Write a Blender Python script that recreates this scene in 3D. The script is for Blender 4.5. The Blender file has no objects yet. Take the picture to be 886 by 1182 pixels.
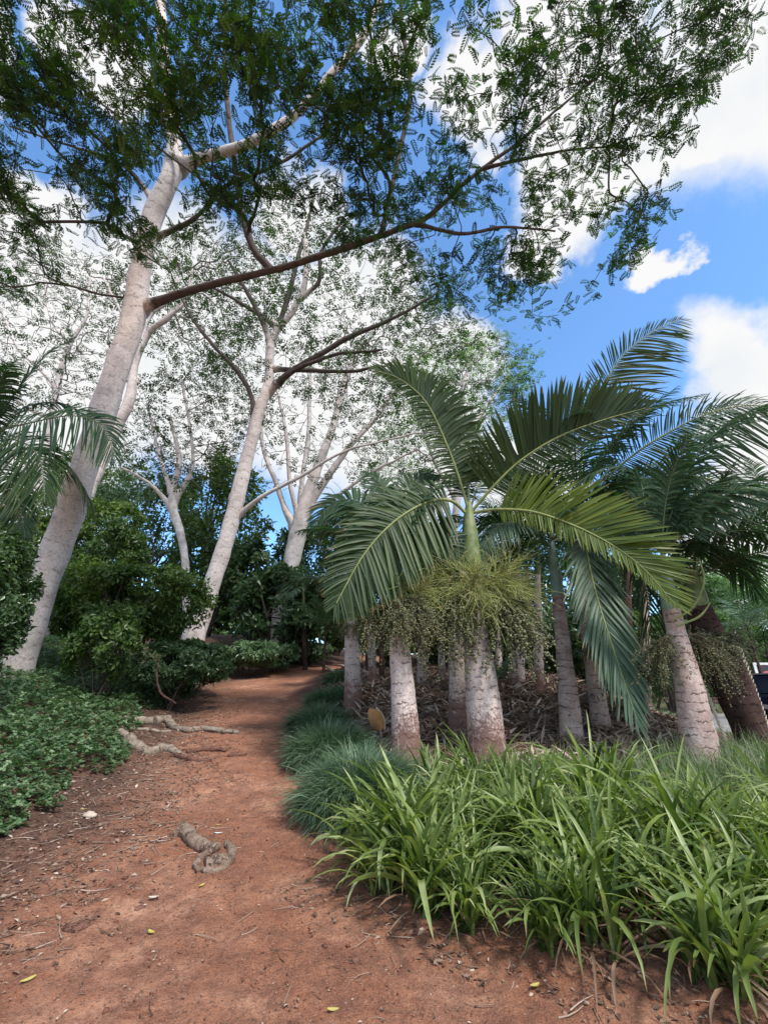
import bpy, math, random
import numpy as np
from mathutils import Vector, Matrix, noise as mnoise

random.seed(7)
RNG = np.random.default_rng(11)
C = bpy.context.scene.collection
R = math.radians
# ------------------------------------------------------------------ camera maths
F = 500.0; CX = 443.0; CY = 591.0; CAMH = 1.6; PITCH = R(21.5)
CP, SP = math.cos(PITCH), math.sin(PITCH)
def ray(px, py):
    xc = (px-CX)/F; yc = (CY-py)/F
    return np.array([xc, CP - yc*SP, SP + yc*CP])
def P(px, py, Y):
    d = ray(px, py); t = Y/d[1]
    return np.array([d[0]*t, Y, CAMH + d[2]*t])
def PZ(px, py, Z):
    d = ray(px, py); t = (Z-CAMH)/d[2]
    return np.array([d[0]*t, d[1]*t, Z])
def Tdepth(px, py, Y):
    return Y/ray(px, py)[1]

# ------------------------------------------------------------------ terrain
def sst(a, b, x):
    t = np.clip((x-a)/(b-a), 0, 1); return t*t*(3-2*t)
def prof(Y):
    return np.interp(Y, [-300, -2, 4, 7, 10, 15, 20, 30, 60, 200, 700], [0, 0, 0.02, .22, .58, 1.3, 2.0, 3.2, 5.0, 8, 12])
def XL(Y): return np.interp(Y, [0, 3, 5, 7.4, 9.8, 15, 20, 26], [-3.6, -3.2, -3.0, -3.5, -4.25, -5.9, -5.2, -2])
def XR(Y): return np.interp(Y, [2.2, 2.6, 2.95, 3.4, 4.2, 5, 7.4, 9.8, 15, 20, 26], [6, 3.2, 1.9, .95, -.12, -.42, -1.2, -1.75, -3.1, -3.0, 1])
def sn(x, y, f, s=0.0):
    # cheap smooth pseudo noise, vectorised
    return (np.sin(x*f*1.7+s+1.3*np.sin(y*f*1.1+s*2.1)) + np.sin(y*f*2.1+s*1.7+1.7*np.sin(x*f*.9+s)) + np.sin((x+y)*f*1.3+s*3.1+np.sin((x-y)*f*1.9)))/3
def H(X, Y):
    X = np.asarray(X, float); Y = np.asarray(Y, float)
    p = (prof(Y-.8)+prof(Y)+prof(Y+.8))/3
    right = sst(5.0, 11.0, X + 0*Y)
    p = p*(1-.97*right*(1-.6*sst(45, 120, Y)))
    left = np.clip(.25*(XL(Y)-.3-X), 0, 1.4)*sst(2.5, 5.5, Y)
    bed = .3*sst(9, 14, Y)*sst(.2, 2.2, X-XR(Y))*(1-sst(6, 10, X))*(1-sst(20, 40, Y)) + .07*sst(0, .5, X-XR(Y))*sst(2.6, 3.4, Y)*(1-sst(6, 9, X))
    n = .03*sn(X, Y, .9) + .012*sn(X, Y, 3.3, 2.0) + .006*sn(X, Y, 9.7, 4.0)
    return p + left + bed + n*(1-.8*sst(9, 12, X))
def h1(x, y): return float(H(np.array([x]), np.array([y]))[0])
def ground_hit(px, py):
    d = ray(px, py); lo = 1.0; t = 1.0
    while t < 200:
        p = d*t
        if CAMH + p[2] < h1(p[0], p[1]): break
        t += .05
    return np.array([d[0]*t, d[1]*t, h1(d[0]*t, d[1]*t)])

# ------------------------------------------------------------------ materials
def mat(name):
    m = bpy.data.materials.new(name); m.use_nodes = True
    nt = m.node_tree; nt.nodes.clear()
    return m, nt
def N(nt, t, **k):
    n = nt.nodes.new(t)
    for a, v in k.items():
        if a.startswith('i_'):
            key = a[2:]
            n.inputs[int(key) if key.isdigit() else key.replace('_', ' ')].default_value = v
        else: setattr(n, a, v)
    return n
def L(nt, a, b): nt.links.new(a, b)
def ramp(nt, fac, stops):
    r = nt.nodes.new('ShaderNodeValToRGB'); cr = r.color_ramp
    while len(cr.elements) < len(stops): cr.elements.new(.5)
    for e, (p, c) in zip(cr.elements, stops):
        e.position = p; e.color = (*c, 1) if len(c) == 3 else c
    L(nt, fac, r.inputs[0]); return r.outputs[0]
def mixc(nt, fac, a, b, mode='MIX'):
    n = nt.nodes.new('ShaderNodeMix'); n.data_type = 'RGBA'; n.blend_type = mode
    for s, v in ((0, fac), (6, a), (7, b)):
        if isinstance(v, (int, float)): n.inputs[s].default_value = v
        elif isinstance(v, tuple): n.inputs[s].default_value = (*v, 1)
        else: L(nt, v, n.inputs[s])
    return n.outputs[2]
def attr(nt, nm): return N(nt, 'ShaderNodeAttribute', attribute_name=nm).outputs['Fac']
def mathn(nt, op, a, b=None, c=None, clamp=False):
    n = N(nt, 'ShaderNodeMath', operation=op, use_clamp=clamp)
    for i, v in enumerate((a, b, c)):
        if v is None: continue
        if isinstance(v, (int, float)): n.inputs[i].default_value = v
        else: L(nt, v, n.inputs[i])
    return n.outputs[0]
def noise(nt, scale, detail=4, rough=.6, vec=None):
    n = N(nt, 'ShaderNodeTexNoise'); n.inputs['Scale'].default_value = scale
    n.inputs['Detail'].default_value = detail; n.inputs['Roughness'].default_value = rough
    if vec is None: vec = N(nt, 'ShaderNodeNewGeometry').outputs['Position']
    L(nt, vec, n.inputs['Vector']); return n.outputs['Fac']

def leaf_mat(name, cols, trans=.35, rough=.45, tcol=None, spec=.4, patch=.6):
    m, nt = mat(name)
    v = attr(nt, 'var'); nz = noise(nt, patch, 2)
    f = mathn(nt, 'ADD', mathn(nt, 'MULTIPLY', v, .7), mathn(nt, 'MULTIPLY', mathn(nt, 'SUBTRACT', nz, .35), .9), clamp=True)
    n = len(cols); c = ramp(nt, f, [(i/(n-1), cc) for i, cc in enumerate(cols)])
    tipf = mathn(nt, 'ADD', attr(nt, 'len'), mathn(nt, 'MULTIPLY', mathn(nt, 'SUBTRACT', noise(nt, 9, 2), .5), .5))
    c = mixc(nt, ramp(nt, tipf, [(.93, (0, 0, 0)), (1.0, (.85, .85, .85))]), c, (.26, .17, .07))
    p = N(nt, 'ShaderNodeBsdfPrincipled'); L(nt, c, p.inputs['Base Color']); p.inputs['Roughness'].default_value = rough
    p.inputs['Specular IOR Level'].default_value = spec
    t = N(nt, 'ShaderNodeBsdfTranslucent')
    tc = mixc(nt, 1.0, c, tcol or (1.5, 1.9, .7), 'MULTIPLY'); L(nt, tc, t.inputs[0])
    x = N(nt, 'ShaderNodeMixShader'); x.inputs[0].default_value = trans
    L(nt, p.outputs[0], x.inputs[1]); L(nt, t.outputs[0], x.inputs[2])
    o = N(nt, 'ShaderNodeOutputMaterial'); L(nt, x.outputs[0], o.inputs[0]); return m

def bark_mat(name, c1, c2, cdark, ring=6.0, ringamt=.5, base=None, bumps=.3, nscale=3.0):
    m, nt = mat(name)
    pos = N(nt, 'ShaderNodeNewGeometry').outputs['Position']
    ln = attr(nt, 'len')
    n1 = noise(nt, nscale, 6, .65); n2 = noise(nt, nscale*7, 4, .6); n3 = noise(nt, .6*nscale, 2, .5)
    c = mixc(nt, ramp(nt, n1, [(.35, (0, 0, 0)), (.65, (1, 1, 1))]), c1, c2)
    # ring lines : sin(len*ring + noise)
    ph = mathn(nt, 'ADD', mathn(nt, 'MULTIPLY', ln, ring*6.283), mathn(nt, 'MULTIPLY', n1, 13.0))
    s = mathn(nt, 'SINE', ph)
    rl = ramp(nt, s, [(.80, (0, 0, 0)), (.985, (1, 1, 1))])
    brk = ramp(nt, noise(nt, nscale*2.2, 3, .6), [(.45, (0, 0, 0)), (.56, (1, 1, 1))])
    lines = mathn(nt, 'MULTIPLY', mathn(nt, 'MULTIPLY', rl, brk), ringamt)
    c = mixc(nt, lines, c, cdark)
    spots = ramp(nt, n3, [(.56, (0, 0, 0)), (.72, (1, 1, 1))])
    c = mixc(nt, mathn(nt, 'MULTIPLY', spots, .4), c, cdark)
    c = mixc(nt, mathn(nt, 'MULTIPLY', ramp(nt, noise(nt, nscale*2.6, 5, .7), [(.54, (0, 0, 0)), (.64, (1, 1, 1))]), .3), c, tuple(x*.62 for x in c2))
    fine = ramp(nt, n2, [(.3, (.72, .72, .72)), (.6, (1.08, 1.08, 1.08))])
    c = mixc(nt, 1.0, c, fine, 'MULTIPLY')
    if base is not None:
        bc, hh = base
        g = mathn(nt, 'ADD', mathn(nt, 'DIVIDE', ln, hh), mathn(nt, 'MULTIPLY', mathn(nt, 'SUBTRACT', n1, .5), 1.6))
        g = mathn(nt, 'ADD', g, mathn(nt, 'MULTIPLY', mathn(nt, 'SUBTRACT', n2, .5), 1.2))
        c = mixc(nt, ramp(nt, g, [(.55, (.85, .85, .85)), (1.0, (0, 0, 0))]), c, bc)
    p = N(nt, 'ShaderNodeBsdfPrincipled'); L(nt, c, p.inputs['Base Color']); p.inputs['Roughness'].default_value = .85
    p.inputs['Specular IOR Level'].default_value = .2
    b = N(nt, 'ShaderNodeBump'); b.inputs['Strength'].default_value = bumps; b.inputs['Distance'].default_value = .03
    hgt = mathn(nt, 'SUBTRACT', mathn(nt, 'ADD', n1, mathn(nt, 'MULTIPLY', n2, .6)), mathn(nt, 'MULTIPLY', lines, 1.2))
    L(nt, hgt, b.inputs['Height']); L(nt, b.outputs[0], p.inputs['Normal'])
    o = N(nt, 'ShaderNodeOutputMaterial'); L(nt, p.outputs[0], o.inputs[0]); return m

def plain_mat(name, cols, rough=.7, scale=8, spec=.3, bump=.2, metallic=0, usevar=False):
    m, nt = mat(name)
    f = noise(nt, scale, 5)
    if usevar: f = mathn(nt, 'ADD', mathn(nt, 'MULTIPLY', attr(nt, 'var'), .75), mathn(nt, 'MULTIPLY', f, .25))
    n = len(cols)
    st = [(.3+.4*i/(n-1), cc) for i, cc in enumerate(cols)] if not usevar else [(.1+.8*i/(n-1), cc) for i, cc in enumerate(cols)]
    c = ramp(nt, f, st)
    p = N(nt, 'ShaderNodeBsdfPrincipled'); L(nt, c, p.inputs['Base Color']); p.inputs['Roughness'].default_value = rough
    p.inputs['Specular IOR Level'].default_value = spec; p.inputs['Metallic'].default_value = metallic
    if bump:
        b = N(nt, 'ShaderNodeBump'); b.inputs['Strength'].default_value = bump; b.inputs['Distance'].default_value = .02
        L(nt, noise(nt, scale*3, 5), b.inputs['Height']); L(nt, b.outputs[0], p.inputs['Normal'])
    o = N(nt, 'ShaderNodeOutputMaterial'); L(nt, p.outputs[0], o.inputs[0]); return m

def soil_mat():
    m, nt = mat('red_soil')
    lit = attr(nt, 'litter')
    pos = N(nt, 'ShaderNodeNewGeometry').outputs['Position']
    a = noise(nt, .9, 7, .7); b_ = noise(nt, 6, 8, .75); f = noise(nt, 38, 5, .8); g = noise(nt, 120, 3, .7)
    c = ramp(nt, a, [(.3, (.29, .105, .055)), (.48, (.46, .19, .105)), (.66, (.72, .38, .24))])
    c = mixc(nt, ramp(nt, b_, [(.42, (0, 0, 0)), (.62, (.75, .75, .75))]), c, (.34, .14, .088))
    c = mixc(nt, ramp(nt, noise(nt, 1.9, 4, .7), [(.5, (0, 0, 0)), (.68, (.7, .7, .7))]), c, (.27, .11, .07))
    c = mixc(nt, ramp(nt, f, [(.5, (0, 0, 0)), (.66, (.55, .55, .55))]), c, (.075, .032, .024))
    c = mixc(nt, ramp(nt, noise(nt, 70, 4, .8), [(.56, (0, 0, 0)), (.64, (.6, .6, .6))]), c, (.62, .40, .29))
    c = mixc(nt, ramp(nt, g, [(.57, (0, 0, 0)), (.64, (.8, .8, .8))]), c, (.58, .38, .28))
    v = N(nt, 'ShaderNodeTexVoronoi'); v.inputs['Scale'].default_value = 38; L(nt, pos, v.inputs['Vector'])
    peb = ramp(nt, v.outputs['Distance'], [(.1, (1, 1, 1)), (.2, (0, 0, 0))])
    pebsel = mathn(nt, 'MULTIPLY', peb, ramp(nt, f, [(.52, (0, 0, 0)), (.56, (.8, .8, .8))]))
    c = mixc(nt, pebsel, c, (.30, .17, .12))
    lc = ramp(nt, noise(nt, 30, 6, .75), [(.35, (.045, .026, .02)), (.5, (.11, .065, .05)), (.62, (.2, .13, .1)), (.72, (.34, .27, .22))])
    lf = mathn(nt, 'MULTIPLY', mathn(nt, 'ADD', lit, mathn(nt, 'MULTIPLY', mathn(nt, 'SUBTRACT', b_, .5), 1.3)), 1.0, clamp=True)
    c = mixc(nt, lf, c, lc)
    p = N(nt, 'ShaderNodeBsdfPrincipled'); L(nt, c, p.inputs['Base Color']); p.inputs['Roughness'].default_value = .95
    p.inputs['Specular IOR Level'].default_value = .15
    bp = N(nt, 'ShaderNodeBump'); bp.inputs['Strength'].default_value = 1.0; bp.inputs['Distance'].default_value = .03
    hh = mathn(nt, 'ADD', mathn(nt, 'ADD', mathn(nt, 'MULTIPLY', b_, 1.5), mathn(nt, 'MULTIPLY', f, .9)), mathn(nt, 'MULTIPLY', pebsel, .5))
    L(nt, hh, bp.inputs['Height']); L(nt, bp.outputs[0], p.inputs['Normal'])
    o = N(nt, 'ShaderNodeOutputMaterial'); L(nt, p.outputs[0], o.inputs[0]); return m

M = {}
M['soil'] = soil_mat()
M['albizia_bark'] = bark_mat('albizia_bark', (.76, .68, .645), (.62, .54, .505), (.24, .19, .165), ring=3.2, ringamt=.6, base=((.3, .25, .22), .6))
M['far_bark'] = bark_mat('pale_bark', (.76, .69, .66), (.62, .54, .51), (.2, .17, .15), ring=2.5, ringamt=.35)
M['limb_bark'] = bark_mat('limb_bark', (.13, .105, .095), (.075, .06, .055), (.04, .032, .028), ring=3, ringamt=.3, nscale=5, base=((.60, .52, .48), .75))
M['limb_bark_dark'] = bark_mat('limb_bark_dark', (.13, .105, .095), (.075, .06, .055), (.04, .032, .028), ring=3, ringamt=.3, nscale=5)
M['twig'] = plain_mat('twig_bark', [(.05, .04, .034), (.11, .088, .075)], .9, 3, .1, 0)
M['pale_twig'] = plain_mat('pale_twig_bark', [(.13, .105, .095), (.25, .21, .19)], .9, 3, .1, 0)
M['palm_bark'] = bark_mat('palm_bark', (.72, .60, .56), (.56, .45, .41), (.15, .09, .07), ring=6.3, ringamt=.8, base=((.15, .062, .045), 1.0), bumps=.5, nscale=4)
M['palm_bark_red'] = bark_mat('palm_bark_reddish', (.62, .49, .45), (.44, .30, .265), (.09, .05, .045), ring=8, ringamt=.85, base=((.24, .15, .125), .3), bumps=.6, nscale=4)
M['palm_bark_dark'] = bark_mat('palm_bark_dark', (.10, .055, .045), (.06, .035, .03), (.02, .012, .01), ring=6, ringamt=.9, bumps=.9, nscale=5)
M['crownshaft'] = plain_mat('crownshaft', [(.07, .11, .035), (.15, .20, .07), (.27, .28, .15)], .45, 5, .4, .1)
M['crownshaft_blue'] = plain_mat('crownshaft_blue', [(.12, .19, .13), (.20, .30, .24), (.30, .38, .33)], .45, 5, .4, .1)
M['rachis'] = plain_mat('frond_midrib', [(.16, .20, .06), (.30, .33, .13)], .5, 6, .3, 0)
M['rachis_dark'] = plain_mat('frond_midrib_dark', [(.07, .09, .035), (.13, .15, .07)], .5, 6, .3, 0)
M['frond'] = leaf_mat('frond_green', [(.018, .04, .012), (.036, .072, .02), (.10, .15, .045)], .34, .45, (1.3, 1.7, .6), .35)
M['frond_yellow'] = leaf_mat('frond_yellow_green', [(.07, .115, .02), (.14, .20, .035), (.28, .32, .06)], .42, .42, (1.4, 1.5, .5), .35)
M['frond_dark'] = leaf_mat('frond_dark_green', [(.02, .045, .022), (.042, .085, .04), (.085, .15, .07)], .3, .48, (1.2, 1.6, .8), .3)
M['frond_blue'] = leaf_mat('frond_bluish_green', [(.05, .095, .06), (.09, .15, .095), (.15, .22, .145)], .3, .45, (1.1, 1.4, .8), .35)
M['albizia_leaf'] = leaf_mat('albizia_leaf', [(.010, .024, .012), (.020, .046, .016), (.045, .095, .022), (.11, .18, .036)], .28, .5, (1.3, 1.9, .5), .25, patch=.35)
M['lace_leaf'] = leaf_mat('lace_leaf', [(.022, .042, .018), (.042, .075, .028), (.08, .125, .045)], .30, .55, (1.2, 1.6, .7), .2)
M['shrub_leaf'] = leaf_mat('shrub_leaf', [(.02, .048, .014), (.05, .10, .024), (.11, .18, .04), (.24, .30, .07)], .32, .45, (1.3, 1.6, .5), .5)
M['dark_leaf'] = leaf_mat('dark_leaf', [(.02, .046, .018), (.05, .10, .036), (.13, .20, .075)], .25, .35, (1.2, 1.6, .6), .55)
M['bright_leaf'] = leaf_mat('bright_leaf', [(.06, .13, .04), (.12, .22, .07), (.22, .34, .11)], .35, .45, (1.3, 1.6, .6), .4)
M['cover_leaf'] = leaf_mat('cover_leaf', [(.04, .085, .035), (.10, .175, .075), (.24, .33, .17)], .26, .36, (1.1, 1.5, .7), .5, patch=1.5)
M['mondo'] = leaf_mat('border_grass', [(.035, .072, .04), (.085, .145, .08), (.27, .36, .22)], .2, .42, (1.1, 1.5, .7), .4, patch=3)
M['strap'] = leaf_mat('strap_leaf', [(.022, .045, .012), (.08, .13, .032), (.21, .28, .08), (.62, .66, .38)], .32, .42, (1.3, 1.5, .5), .38, patch=2.5)  # darkest stop paints in bed shade, palest paints highlights and pale undersides
M['grass'] = leaf_mat('tall_grass', [(.09, .14, .07), (.17, .24, .12), (.34, .40, .24)], .3, .5, (1.2, 1.4, .6), .3, patch=2)
M['dead_leaf'] = plain_mat('dead_leaf', [(.09, .05, .035), (.22, .13, .085), (.42, .31, .22)], .8, 5, .2, 0, usevar=True)
M['litter'] = plain_mat('leaf_litter', [(.06, .035, .025), (.17, .105, .075), (.34, .24, .18), (.62, .52, .44)], .85, 6, .2, 0, usevar=True)
M['seed'] = plain_mat('seed_head', [(.22, .22, .13), (.42, .40, .28)], .8, 8, .2, 0)
M['fruit'] = plain_mat('palm_fruit', [(.05, .055, .03), (.13, .14, .065), (.27, .27, .13)], .5, 20, .4, 0, usevar=True)
M['flower'] = plain_mat('inflorescence_stalk', [(.18, .21, .06), (.34, .37, .12), (.52, .52, .22)], .6, 12, .3, 0, usevar=True)
M['fruit_stalk'] = plain_mat('fruit_stalk', [(.10, .07, .05), (.2, .15, .09)], .7, 12, .2, 0)
M['root'] = bark_mat('root_bark', (.42, .35, .28), (.28, .21, .16), (.09, .055, .04), ring=5, ringamt=.5, bumps=1.0, nscale=9)
M['root_red'] = bark_mat('root_bark_soiled', (.25, .13, .095), (.17, .075, .052), (.07, .04, .03), ring=5, ringamt=.4, bumps=1.0, nscale=9)
M['stump'] = bark_mat('knotted_root_bark', (.46, .35, .27), (.27, .165, .12), (.06, .035, .025), ring=3, ringamt=.4, bumps=1.2, nscale=15)
M['bract'] = plain_mat('dry_bract', [(.35, .17, .07), (.55, .28, .10)], .7, 9, .2, .1)
M['bract_pale'] = plain_mat('dry_bract_outer', [(.45, .36, .28), (.60, .52, .43)], .8, 9, .2, .1)
M['yellow_leaf'] = plain_mat('yellow_leaf', [(.42, .36, .08), (.52, .46, .16)], .6, 9, .3, 0)
M['pale_leaf'] = plain_mat('pale_leaf', [(.45, .38, .28), (.62, .55, .44)], .7, 9, .3, 0)
M['asphalt'] = plain_mat('asphalt', [(.24, .23, .23), (.34, .33, .32)], .9, 20, .2, .3)
M['kerb'] = plain_mat('kerb_concrete', [(.35, .34, .32), (.5, .48, .46)], .9, 10, .2, .2)
M['car_paint'] = plain_mat('car_paint', [(.012, .018, .045), (.018, .026, .065)], .15, 1, .6, 0)
M['glass'] = plain_mat('car_glass', [(.01, .012, .018), (.02, .024, .032)], .05, 1, .8, 0)
M['tyre'] = plain_mat('tyre_rubber', [(.012, .012, .012), (.025, .025, .025)], .8, 12, .2, .1)
M['chrome'] = plain_mat('pale_metal', [(.55, .56, .58), (.7, .7, .72)], .3, 3, .5, 0, metallic=.6)
M['white'] = plain_mat('white_paint', [(.66, .67, .68), (.8, .8, .8)], .5, 3, .3, 0)
M['sign_red'] = plain_mat('sign_red', [(.5, .10, .12), (.62, .18, .2)], .5, 6, .3, 0)
M['sign_dark'] = plain_mat('sign_dark', [(.03, .03, .04), (.08, .07, .08)], .5, 6, .3, 0)
M['lamp_glass'] = plain_mat('headlight_glass', [(.5, .5, .5), (.75, .75, .75)], .1, 3, .6, 0)

# ------------------------------------------------------------------ mesh building
class MB:
    def __init__(s): s.v = []; s.f = []; s.var = []; s.ln = []; s.mi = []; s.sm = []; s.n = 0
    def add(s, v, f, var=.5, ln=0., mi=0, smooth=False):
        v = np.asarray(v, float).reshape(-1, 3); f = np.asarray(f, int)
        s.v.append(v); s.f.append(f+s.n)
        s.var.append(np.broadcast_to(np.asarray(var, float), (len(v),)).copy())
        s.ln.append(np.broadcast_to(np.asarray(ln, float), (len(v),)).copy())
        s.mi.append(np.full(len(f), mi)); s.sm.append(np.full(len(f), smooth)); s.n += len(v)
    def mesh(s, name, mats, loc=(0, 0, 0)):
        me = bpy.data.meshes.new(name)
        V = np.concatenate(s.v) - np.asarray(loc, float)
        sizes = np.concatenate([np.full(len(f), f.shape[1]) for f in s.f])
        idx = np.concatenate([f.ravel() for f in s.f])
        me.vertices.add(len(V)); me.vertices.foreach_set('co', V.astype(np.float32).ravel())
        me.loops.add(len(idx)); me.loops.foreach_set('vertex_index', idx.astype(np.int32))
        me.polygons.add(len(sizes))
        st = np.concatenate([[0], np.cumsum(sizes)[:-1]])
        me.polygons.foreach_set('loop_start', st.astype(np.int32))
        me.polygons.foreach_set('material_index', np.concatenate(s.mi).astype(np.int32))
        me.polygons.foreach_set('use_smooth', np.concatenate(s.sm).astype(bool))
        for nm, d in (('var', s.var), ('len', s.ln)):
            a = me.attributes.new(nm, 'FLOAT', 'POINT'); a.data.foreach_set('value', np.concatenate(d).astype(np.float32))
        for m in (mats if isinstance(mats, (list, tuple)) else [mats]): me.materials.append(m)
        me.update(calc_edges=True); me.validate(); return me
    def obj(s, name, mats, parent=None):
        loc = (0, 0, 0)
        if parent is not None:
            q = parent; loc = np.zeros(3)
            while q is not None: loc += np.array(q.location); q = q.parent
        o = bpy.data.objects.new(name, s.mesh(name, mats, loc)); C.objects.link(o)
        if parent is not None: o.parent = parent
        return o
def tag(o, label=None, cat=None, group=None, kind=None):
    if label: o['label'] = label
    if cat: o['category'] = cat
    if group: o['group'] = group
    if kind: o['kind'] = kind
    return o
def thing(name, label, cat, loc, group=None):
    o = bpy.data.objects.new(name, None); C.objects.link(o); o.empty_display_size = .2
    o.location = tuple(float(a) for a in loc); return tag(o, label, cat, group)
def nrm(v): v = np.asarray(v, float); return v/np.maximum(np.linalg.norm(v, axis=-1, keepdims=True), 1e-9)

def smooth_path(pts, step=.25, rad=None):
    """catmull-rom resample of Nx3 (+radius)"""
    pts = np.asarray(pts, float); n = len(pts)
    rad = np.asarray(rad if rad is not None else [0]*n, float)
    Q = np.column_stack([pts, rad]); E = np.vstack([2*Q[0]-Q[1], Q, 2*Q[-1]-Q[-2]]); out = []
    for i in range(n-1):
        a, b, c, d = E[i:i+4]; k = max(2, int(np.linalg.norm(c[:3]-b[:3])/step))
        for t in np.arange(k)/k:
            out.append(.5*((2*b)+(-a+c)*t+(2*a-5*b+4*c-d)*t*t+(-a+3*b-3*c+d)*t**3))
    out.append(Q[-1]); out = np.array(out); return out[:, :3], np.maximum(out[:, 3], 0.002)

def tube(mb, pts, rad, sides=8, mi=0, bump=0., l0=0., cap=True, seed=0., var=.5, bfreq=1.0):
    pts = np.asarray(pts, float); rad = np.asarray(rad, float); n = len(pts)
    T = np.gradient(pts, axis=0); T = nrm(T)
    up = np.array([0, 0, 1.]) if abs(T[0][2]) < .9 else np.array([1., 0, 0])
    a = nrm(np.cross(T[0], up)); U = [a]
    for i in range(1, n):
        a = a - T[i]*np.dot(a, T[i]); a = nrm(a); U.append(a)
    U = np.array(U); W = np.cross(T, U)
    th = np.arange(sides)/sides*2*np.pi
    ls = l0 + np.concatenate([[0], np.cumsum(np.linalg.norm(np.diff(pts, axis=0), axis=1))])
    r = rad[:, None]*np.ones(sides)[None]
    if bump:
        a1 = np.cos(th)[None]; b1 = np.sin(th)[None]; l = ls[:, None]*bfreq
        r = r*(1+bump*(np.sin(2.1*l+2*a1+seed)*.5+np.sin(4.7*l+3*b1+seed*2)*.35+np.sin(1.3*l+4*a1*b1*2+seed*3)*.5))
    V = pts[:, None]+r[..., None]*(np.cos(th)[None, :, None]*U[:, None]+np.sin(th)[None, :, None]*W[:, None])
    i = np.arange(n-1)[:, None]*sides; j = np.arange(sides)[None]; k = (j+1) % sides
    f = np.stack([i+j, i+k, i+sides+k, i+sides+j], -1).reshape(-1, 4)
    mb.add(V.reshape(-1, 3), f, var, np.repeat(ls, sides), mi, True)
    if cap:
        for e, flip in ((0, 1), (n-1, 0)):
            ring = V[e]; c = ring.mean(0)
            fv = np.stack([np.full(sides, sides), np.arange(sides), (np.arange(sides)+1) % sides], -1)
            if flip: fv = fv[:, ::-1]
            mb.add(np.vstack([ring, c]), fv, var, ls[e], mi, True)

def roughen(mb, amp, freq, seed=0.):
    off = Vector((seed*3.1, seed*1.7, seed*5.3))
    for v in mb.v:
        for i in range(len(v)):
            n_ = mnoise.noise_vector(Vector(v[i])*freq+off)+mnoise.noise_vector(Vector(v[i])*freq*2.7+off)*.45
            v[i] += np.array(n_)*amp
def box(mb, lo, hi, mi=0, bev=0, var=.5):
    x0, y0, z0 = lo; x1, y1, z1 = hi
    v = [(x0, y0, z0), (x1, y0, z0), (x1, y1, z0), (x0, y1, z0), (x0, y0, z1), (x1, y0, z1), (x1, y1, z1), (x0, y1, z1)]
    mb.add(v, [(0, 3, 2, 1), (4, 5, 6, 7), (0, 1, 5, 4), (1, 2, 6, 5), (2, 3, 7, 6), (3, 0, 4, 7)], var, 0, mi)

def rand_rot(n, tilt=1.0, rng=RNG):
    """rotation matrices: random azimuth, normal tilted from Z by about `tilt` rad"""
    az = rng.uniform(0, 2*np.pi, n); nz = np.stack([rng.normal(0, tilt, n), rng.normal(0, tilt, n), np.ones(n)], -1); nz = nrm(nz)
    x = np.stack([np.cos(az), np.sin(az), np.zeros(n)], -1); x = nrm(x-nz*np.sum(x*nz, -1, keepdims=True))
    y = np.cross(nz, x); return np.stack([x, y, nz], -1)
def scatter(mb, tv, tf, pos, rot, sc, var, mi=0, smooth=False):
    n = len(pos); tv = np.asarray(tv, float); tf = np.asarray(tf, int); k = len(tv)
    sc = np.broadcast_to(np.asarray(sc, float), (n,))
    V = np.einsum('nij,kj->nki', rot, tv)*sc[:, None, None]+pos[:, None]
    f = (tf[None]+(np.arange(n)*k)[:, None, None]).reshape(-1, tf.shape[1])
    mb.add(V.reshape(-1, 3), f, np.repeat(np.broadcast_to(var, (n,)), k), 0, mi, smooth)

# leaf templates
def t_spray(n=6, lw=.11, ll=.33, droop=.25):
    v = []; f = []
    for i in range(n):
        u = (i+.6)/n
        for s in (-1, 1):
            b = np.array([u, 0, -droop*u*u]); ang = R(62-18*u)
            d = np.array([math.cos(ang), s*math.sin(ang), -.25]); d /= np.linalg.norm(d)
            w = np.array([-s*math.sin(ang), math.cos(ang), 0])*lw
            l = ll*(1-.35*abs(u-.4)); k = len(v)
            v += [b, b+d*l*.5+w*.5, b+d*l, b+d*l*.5-w*.5]; f.append((k, k+1, k+2, k+3))
    k = len(v); b = np.array([1, 0, -droop]); v += [b, b+[.15, lw*.6, -.05], b+[.33, 0, -.15], b+[.15, -lw*.6, -.05]]; f.append((k, k+1, k+2, k+3))
    return np.array(v), np.array(f)
SPRAY = t_spray(6); SPRAY2 = t_spray(3, .20, .5, .3); SPRAY3 = t_spray(6, .15, .40, .35)
LEAF = (np.array([[0, 0, 0], [.33, .24, .06], [.72, .18, .03], [1, 0, -.12], [.72, -.18, .03], [.33, -.24, .06], [.5, 0, -.04]]),
        np.array([[0, 6, 1, 1], [6, 2, 1, 1]]))
LEAF = (np.array([[0, 0, 0], [.4, .25, .07], [1, 0, -.12], [.4, -.25, .07]]), np.array([[0, 1, 2], [0, 2, 3]]))
def t_sprig(n=5, ll=.5, w=.2):
    v = []; f = []
    for i in range(n):
        u = i/(n-1)*.6; az = i*2.4; el = .5-.3*u
        d = np.array([math.cos(az)*.8+.6*u, math.sin(az)*.9, el*.6]); d /= np.linalg.norm(d)
        s = np.cross(d, [0, 0, 1.]); s /= np.linalg.norm(s); b = np.array([u*.5, 0, u*.3]); k = len(v)
        v += [b, b+d*ll*.45+s*w, b+d*ll+np.array([0, 0, -.12]), b+d*ll*.45-s*w, b+d*ll*.5-np.array([0, 0, .05])]
        f += [(k, k+4, k+2, k+1), (k, k+3, k+2, k+4)]
    return np.array(v), np.array(f)
SPRIG = t_sprig()

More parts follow.
